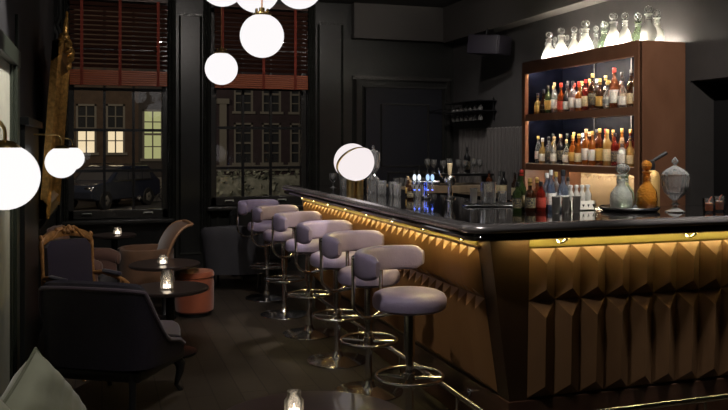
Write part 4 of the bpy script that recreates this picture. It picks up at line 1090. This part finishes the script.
# ------------------------------------------------------------------ left arm of the bar
bl = thing('globe_table_lamp', 'split opal globe lamp with brass band on the bar', 'lamp', (1.815,5.69,BT), math.radians(-18))
R = .143; zc = 1.385-BT; tilt = Matrix.Translation((0,0,zc)) @ Matrix.Rotation(math.radians(-33),4,'Y') @ Matrix.Rotation(math.radians(-38),4,'X')
def hemi(b, m, sgn, R):
    rings = []
    for j in range(13):
        a = (PI/2)*j/12; rr = R*math.cos(a) if j < 12 else .0005; z = sgn*R*math.sin(a)
        rings.append([m @ V((rr*math.cos(2*PI*i/36),rr*math.sin(2*PI*i/36),z)) for i in range(36)])
    b.loops(rings)
b = MB(); hemi(b, tilt @ Matrix.Translation((0,0,-.008)) , -1, R); b.build('lower_globe','opal_lamp',bl)
b = MB(); hemi(b, tilt @ Matrix.Translation((-.020,0,.010)), 1, R*.97); b.build('upper_globe','opal_lamp',bl)
MB().lathe([(0,-.0075),(R+.001,-.0075),(R+.002,-.001),(R+.001,.009),(0,.009)],40,mat=tilt @ Matrix.Translation((-.010,0,0))).build('brass_band','brass',bl)
MB().lathe([(0,0),(.034,0),(.034,.125),(0,.125)],24,(-.030,0,0)).lathe([(0,0),(.030,0),(.030,.125),(0,.125)],24,(.034,0.01,0)).build('base_tubes','brass',bl)

def goblet(label, loc, r, h, group, mat='crystal', inv=False):
    t = thing('stemmed_glass', label, 'glass', loc, 0, group)
    pr = [(0,0),(r*.8,0),(r*.82,.004),(r*.2,.012),(.005,.02),(.005,h*.35),(r*.5,h*.42),(r,h*.62),(r*1.02,h*.8),(r*.95,h),(r*.9,h),(r*.93,h*.78),(r*.9,h*.63),(0,h*.45)]
    if inv: pr = [(a,h-z) for a,z in pr]
    MB().lathe(pr,20,flute=.02 if mat=='crystal' else 0,fn=10).build('glass_wall',mat,t)
    return t
cg = thing('crystal_vase', 'tall fluted crystal cocktail shaker glass beside the globe lamp', 'vase', (2.05,5.95,BT))
MB().lathe([(0,0),(.045,0),(.05,.01),(.05,.11),(.03,.13),(.02,.15),(.028,.165),(.05,.20),(.056,.26),(.055,.32),(.050,.32),(.05,.26),(.02,.17),(0,.165)],28,flute=.06,fn=9).build('vase_wall','crystal',cg,ang=14)
MB().lathe([(0,.321),(.05,.321),(.035,.335),(.01,.345),(.012,.36),(.008,.375),(0,.38)],20).build('lid','crystal',cg,ang=14)
gl_spots = [(1.93,6.35,.036,.10),(2.00,5.62,.038,.11),(2.09,5.60,.036,.10),(2.17,5.75,.034,.085),(2.06,5.45,.034,.09),(2.22,5.50,.034,.08),(2.19,5.35,.034,.085),(2.28,5.62,.034,.09)]
gw = ['behind the globe lamp','in front of the tall vase','right beside the vase foot','just past the vase','before the vase row','in the middle of the glass group','at the front of the glass group','at the back of the glass group']
for (x,y,r,h),w in zip(gl_spots,gw): tumbler('cut crystal tumbler %s on the bar' % w, (x,y,BT), r, h, None, 'crystal tumblers on the bar')
bottle('small dark bottle with cork standing nearer the taps', (2.03,5.10,BT), 'squat','brown','dark','cork',.024,.135,'bitters bottles by the tumblers')
bottle('small dark bottle with cream cap behind its twin', (2.14,5.42,BT), 'slim','brown','gold','cork',.020,.15,'bitters bottles by the tumblers')
# beer tower
bt = thing('beer_tap_tower', 'chrome beer tap tower with four glowing oval badges', 'beer tap', (2.16,5.14,BT), math.radians(-22)); bt.scale = (.8,.9,.85)
MB().lathe([(0,0),(.05,0),(.052,.01),(.03,.018),(.022,.03),(.022,.13),(.03,.14),(0,.145)],24).build('column','chrome',bt)
MB().tube([(-.11,0,.135),(.11,0,.135)],.018,14).sphere((-.11,0,.135),.02,12,8).sphere((.11,0,.135),.02,12,8).build('cross_bar','chrome',bt)
for i,x in enumerate((-.095,-.055,.02,.06)):
    f = MB().tube([(x,0,.135),(x,-.05,.135),(x,-.06,.11),(x,-.06,.08)],.008,10).build('faucet','chrome',bt)
    rt = Matrix.Translation((x,-.035,.178)) @ Matrix.Rotation(PI/2,4,'X')
    MB().lathe([(0,0),(.015,0),(.016,.006),(.014,.010),(0,.011)],24,mat=rt @ Matrix.Diagonal((1,1.7,1,1))).build('badge','badge2' if i<2 else 'badge',f)
    MB().box((x-.006,-.058,.075),(x+.006,-.05,.079)).build('blue_light','blueled',f,smooth=False)
    MB().tube([(x,-.02,.15),(x,-.025,.20),(x,-.02,.235)],[.006,.007,.005],8).build('handle','black',f)
b2 = thing('beer_tap', 'single chrome tap with a cream pump handle', 'beer tap', (2.33,5.10,BT), math.radians(-22))
MB().lathe([(0,0),(.04,0),(.04,.008),(.018,.02),(.018,.10),(0,.105)],20).sphere((0,-.01,.13),.042,18,12).build('column','chrome',b2)
MB().tube([(0,-.03,.12),(0,-.08,.12),(0,-.09,.06)],.008,10).tube([(-.05,0,.14),(-.07,-.02,.17),(-.08,-.02,.22)],.006,8).build('spout','chrome',b2)
MB().lathe([(0,.17),(.012,.17),(.019,.24),(.017,.25),(0,.252)],16).build('handle','cream',b2)
# mixing station at the inner corner
mat_ = thing('bar_mat', 'steel drip tray with glasses at the inner corner of the bar', 'tray', (2.30,4.42,BT), math.radians(-20))
MB().rbox((-.17,-.11,0),(.17,.11,.012),.004).build('tray_body','steel',mat_)
b = MB()
for k in range(9): b.box((-.16+k*.038,-.1,.012),(-.148+k*.038,.1,.016))
b.build('grate','steel',mat_,smooth=False)
mg = thing('mixing_glass', 'large fluted crystal mixing glass on the drip tray', 'glass', (2.29,4.44,BT+.0165))
MB().lathe([(0,0),(.042,0),(.045,.006),(.047,.13),(.043,.13),(.041,.012),(0,.012)],28,flute=.03,fn=14).build('glass_wall','crystal',mg,ang=14)
tumbler('small clear tumbler on the drip tray behind the mixing glass', (2.40,4.46,BT+.0165), .028, .07, None, 'crystal tumblers on the bar')
jigger('steel bar cup on the drip tray', (2.20,4.46,BT+.0165))
for k,(x,y) in enumerate(((1.95,6.75),(2.06,6.82),(2.17,6.62),(2.25,6.9))):
    goblet('stemmed crystal glass, %s at the far end of the bar' % ordn[k], (x,y,BT), .034, .13, 'stemmed glasses at the far bar end')

# ------------------------------------------------------------------ back counter, its shelf and glassware
bc = thing('back_counter', 'work counter with pale wooden edge under the fluted tiles', 'counter', (0,0,0))
MB().box((3.0,8.02,0),(XR-.02,8.60,.98)).box((3.75,6.78,0),(XR-.02,8.02,.94)).build('cabinet_base','black',bc,smooth=False)
MB().box((2.98,8.0,.98),(XR-.02,8.62,1.06)).build('worktop','lightwood',bc,smooth=False,bevel=.004)
MB().box((3.72,6.76,.94),(XR-.02,8.0,.98)).build('worktop','top',bc,smooth=False,bevel=.003)
os_ = thing('glass_shelf_unit', 'dark raised shelf holding upright glasses on the back counter', 'shelf', (3.78,8.2,1.061))
MB().box((-.38,-.12,.10),(.46,.12,.125)).build('shelf_board','black',os_,smooth=False)
for x in (-.36,.42): MB().box((x,-.11,0),(x+.02,.11,.10)).build('support','black',os_,smooth=False)
tn = 0
for k in range(8):
    goblet('upright stemmed glass, %s from the taps on the raised shelf' % ordn[k], (3.46+k*.095,8.17+.04*(k%2),1.187), .034, .17-.01*(k%3), 'glasses on the raised shelf', 'stopper')
bottle('black pourer bottle on the raised shelf', (4.0,8.282,1.187),'tall','black','dark','black',.038,.30,'bottles on the back counter')
for k in range(5):
    bottle('%s bottle on the low counter, %s from the cabinet' % (('green','brown','black','clear','dark amber')[k], ordn[k]), (3.90+.04*(k%2), 6.9+k*.16, .981), ('tall','round','tall','squat','tall')[k], ('green','brown','black','clear','dark amber')[k], 'cream', 'black', .036, .26, 'bottles on the back counter')
for k in range(6): tumbler('plain tumbler, %s along the pale wooden worktop' % ordn[k], (3.05+k*.062,8.08,1.061), .028, .09, None, 'tumblers on the worktop')

# stemware rack on the right wall
rk = thing('stemware_rack', 'black wall rack with two rows of hanging glasses', 'rack', (XR-.14,8.55,1.80))
for z in (.10,.2145):
    MB().box((-.12,-.44,z),(.13,.46,z+.012)).build('rack_shelf','blackmetal',rk,smooth=False)
MB().tube([(.11,-.40,.0),(.11,-.40,.26)],.008,8).tube([(.11,.42,.0),(.11,.42,.26)],.008,8).tube([(.0,.46,.15),(-.10,.62,.16),(-.22,.70,.13)],.006,6).build('bracket','blackmetal',rk)
k = 0
for row,z in (('lower',1.80),('upper',1.9135)):
    for j in range(7):
        goblet('upside-down glass, %s in the rack\'s %s row' % (ordn[j], row), (XR-.17,8.20+j*.12,z), .028, .098, 'glasses hanging in the wall rack', 'stopper', True)

# speaker on the right wall
spk = thing('wall_speaker', 'black loudspeaker hung under the bulkhead', 'speaker', (4.02,7.78,2.60), math.radians(20)); spk.rotation_euler = (math.radians(6),0,math.radians(28))
MB().rbox((-.13,-.20,-.10),(.13,.20,.11),.012).build('cabinet','speaker',spk)
MB().rbox((-.12,-.215,-.09),(.12,-.198,.10),.006).build('grille','charcoal',spk)
MB().tube([(.0,.05,.10),(.02,.05,.19)],.012,8).tube([(.0,-.06,.11),(-.02,-.09,.14),(.0,-.05,.15)],.004,6).build('bracket','blackmetal',spk)

# ------------------------------------------------------------------ lights
WARM = (1,.93,.87)
def added_spot(label, loc, tgt, e, ang=70, col=WARM, size=.05):  # unseen ceiling spots with housings, added as fill to brighten the room
    t = thing('added_spotlight', label, 'spotlight', loc, 0, 'added ceiling spotlights')
    MB().lathe([(.035,-.10),(.04,-.10),(.042,-.02),(.03,.0),(0,.0)],20).build('housing','black',t)
    l = lamp('SPOT', (loc[0],loc[1],loc[2]-.09), e, col, size, spot=math.radians(ang), blend=.8, name='added_spot_beam'); aim(l,tgt)
added_spot('added fill spotlight over the near stools', (.7,2.6,ZC), (1.5,4.3,.7), 120)
added_spot('added fill spotlight over the middle stools', (.7,4.5,ZC), (1.55,5.8,.7), 100)
added_spot('added fill spotlight over the far stools', (.9,6.2,ZC), (1.55,7.3,.7), 85)
added_spot('added fill spotlight over the bar front', (2.9,1.4,ZC), (3.0,3.4,.7), 1.5, 60)
added_spot('added fill spotlight over the lounge chairs', (.6,3.9,ZC), (.3,5.9,.4), 115, 72)
added_spot('added fill spotlight over the sofa corner', (.3,1.5,ZC), (-.2,2.8,.6), 115, 45)
added_spot('added fill spotlight over the bar top', (2.9,2.9,ZC), (2.95,3.85,1.2), 520, 44, (1,.93,.85))
added_spot('added fill spotlight over the taps', (2.2,4.3,ZC), (2.1,5.4,1.15), 380, 44, (1,.93,.85))
added_spot('added fill spotlight over the back counter', (3.1,6.9,ZC), (3.8,8.2,1.1), 100, 80)
added_spot('added fill spotlight facing the liquor cabinet', (2.6,3.2,ZC), (4.0,5.05,1.6), 230, 52, (1,.9,.8))
added_spot('added fill spotlight facing the windows', (.9,6.0,ZC), (.9,9.3,2.3), 90, 110, (1,.9,.82))
added_spot('added fill spotlight facing the panelled door', (2.7,6.4,ZC), (3.6,9.3,1.8), 50, 100, (1,.9,.82))
added_spot('unseen ceiling spotlight washing the pale wall panel', (.25,4.1,ZC), (-.5,4.5,2.05), 330, 34)
# street lamp light outside
l = lamp('SPOT', (4,26,6.5), 550, (1,.88,.75), .3, spot=math.radians(120), name='street_lamp_light'); aim(l,(4,38,0))
l = lamp('SPOT', (-3,26,6.5), 1000, (1,.8,.55), .3, spot=math.radians(110), name='street_lamp_light'); aim(l,(0,36,0))
w = bpy.data.worlds.new('night'); SC.world = w; w.use_nodes = True
bg = w.node_tree.nodes['Background']; bg.inputs[0].default_value = (.10,.12,.2,1); bg.inputs[1].default_value = .02

# ------------------------------------------------------------------ camera
cam = bpy.data.cameras.new('camera'); co = bpy.data.objects.new('camera',cam); COL.objects.link(co)
cam.sensor_width = 36; cam.lens = 790/728*36; cam.shift_y = -59/728; cam.clip_start = .05; cam.clip_end = 200
co.location = (0,0,1.5); co.rotation_euler = (PI/2,0,math.radians(-18.35)); SC.camera = co
SC.view_settings.view_transform = 'Standard'; SC.view_settings.look = 'None'; SC.view_settings.gamma = 1; SC.view_settings.exposure = .55
SC.view_settings.use_curve_mapping = False
cy = SC.cycles; cy.use_denoising = True; cy.max_bounces = 12; cy.transmission_bounces = 12; cy.transparent_max_bounces = 24; cy.sample_clamp_indirect = 4; cy.caustics_reflective = False; cy.caustics_refractive = False
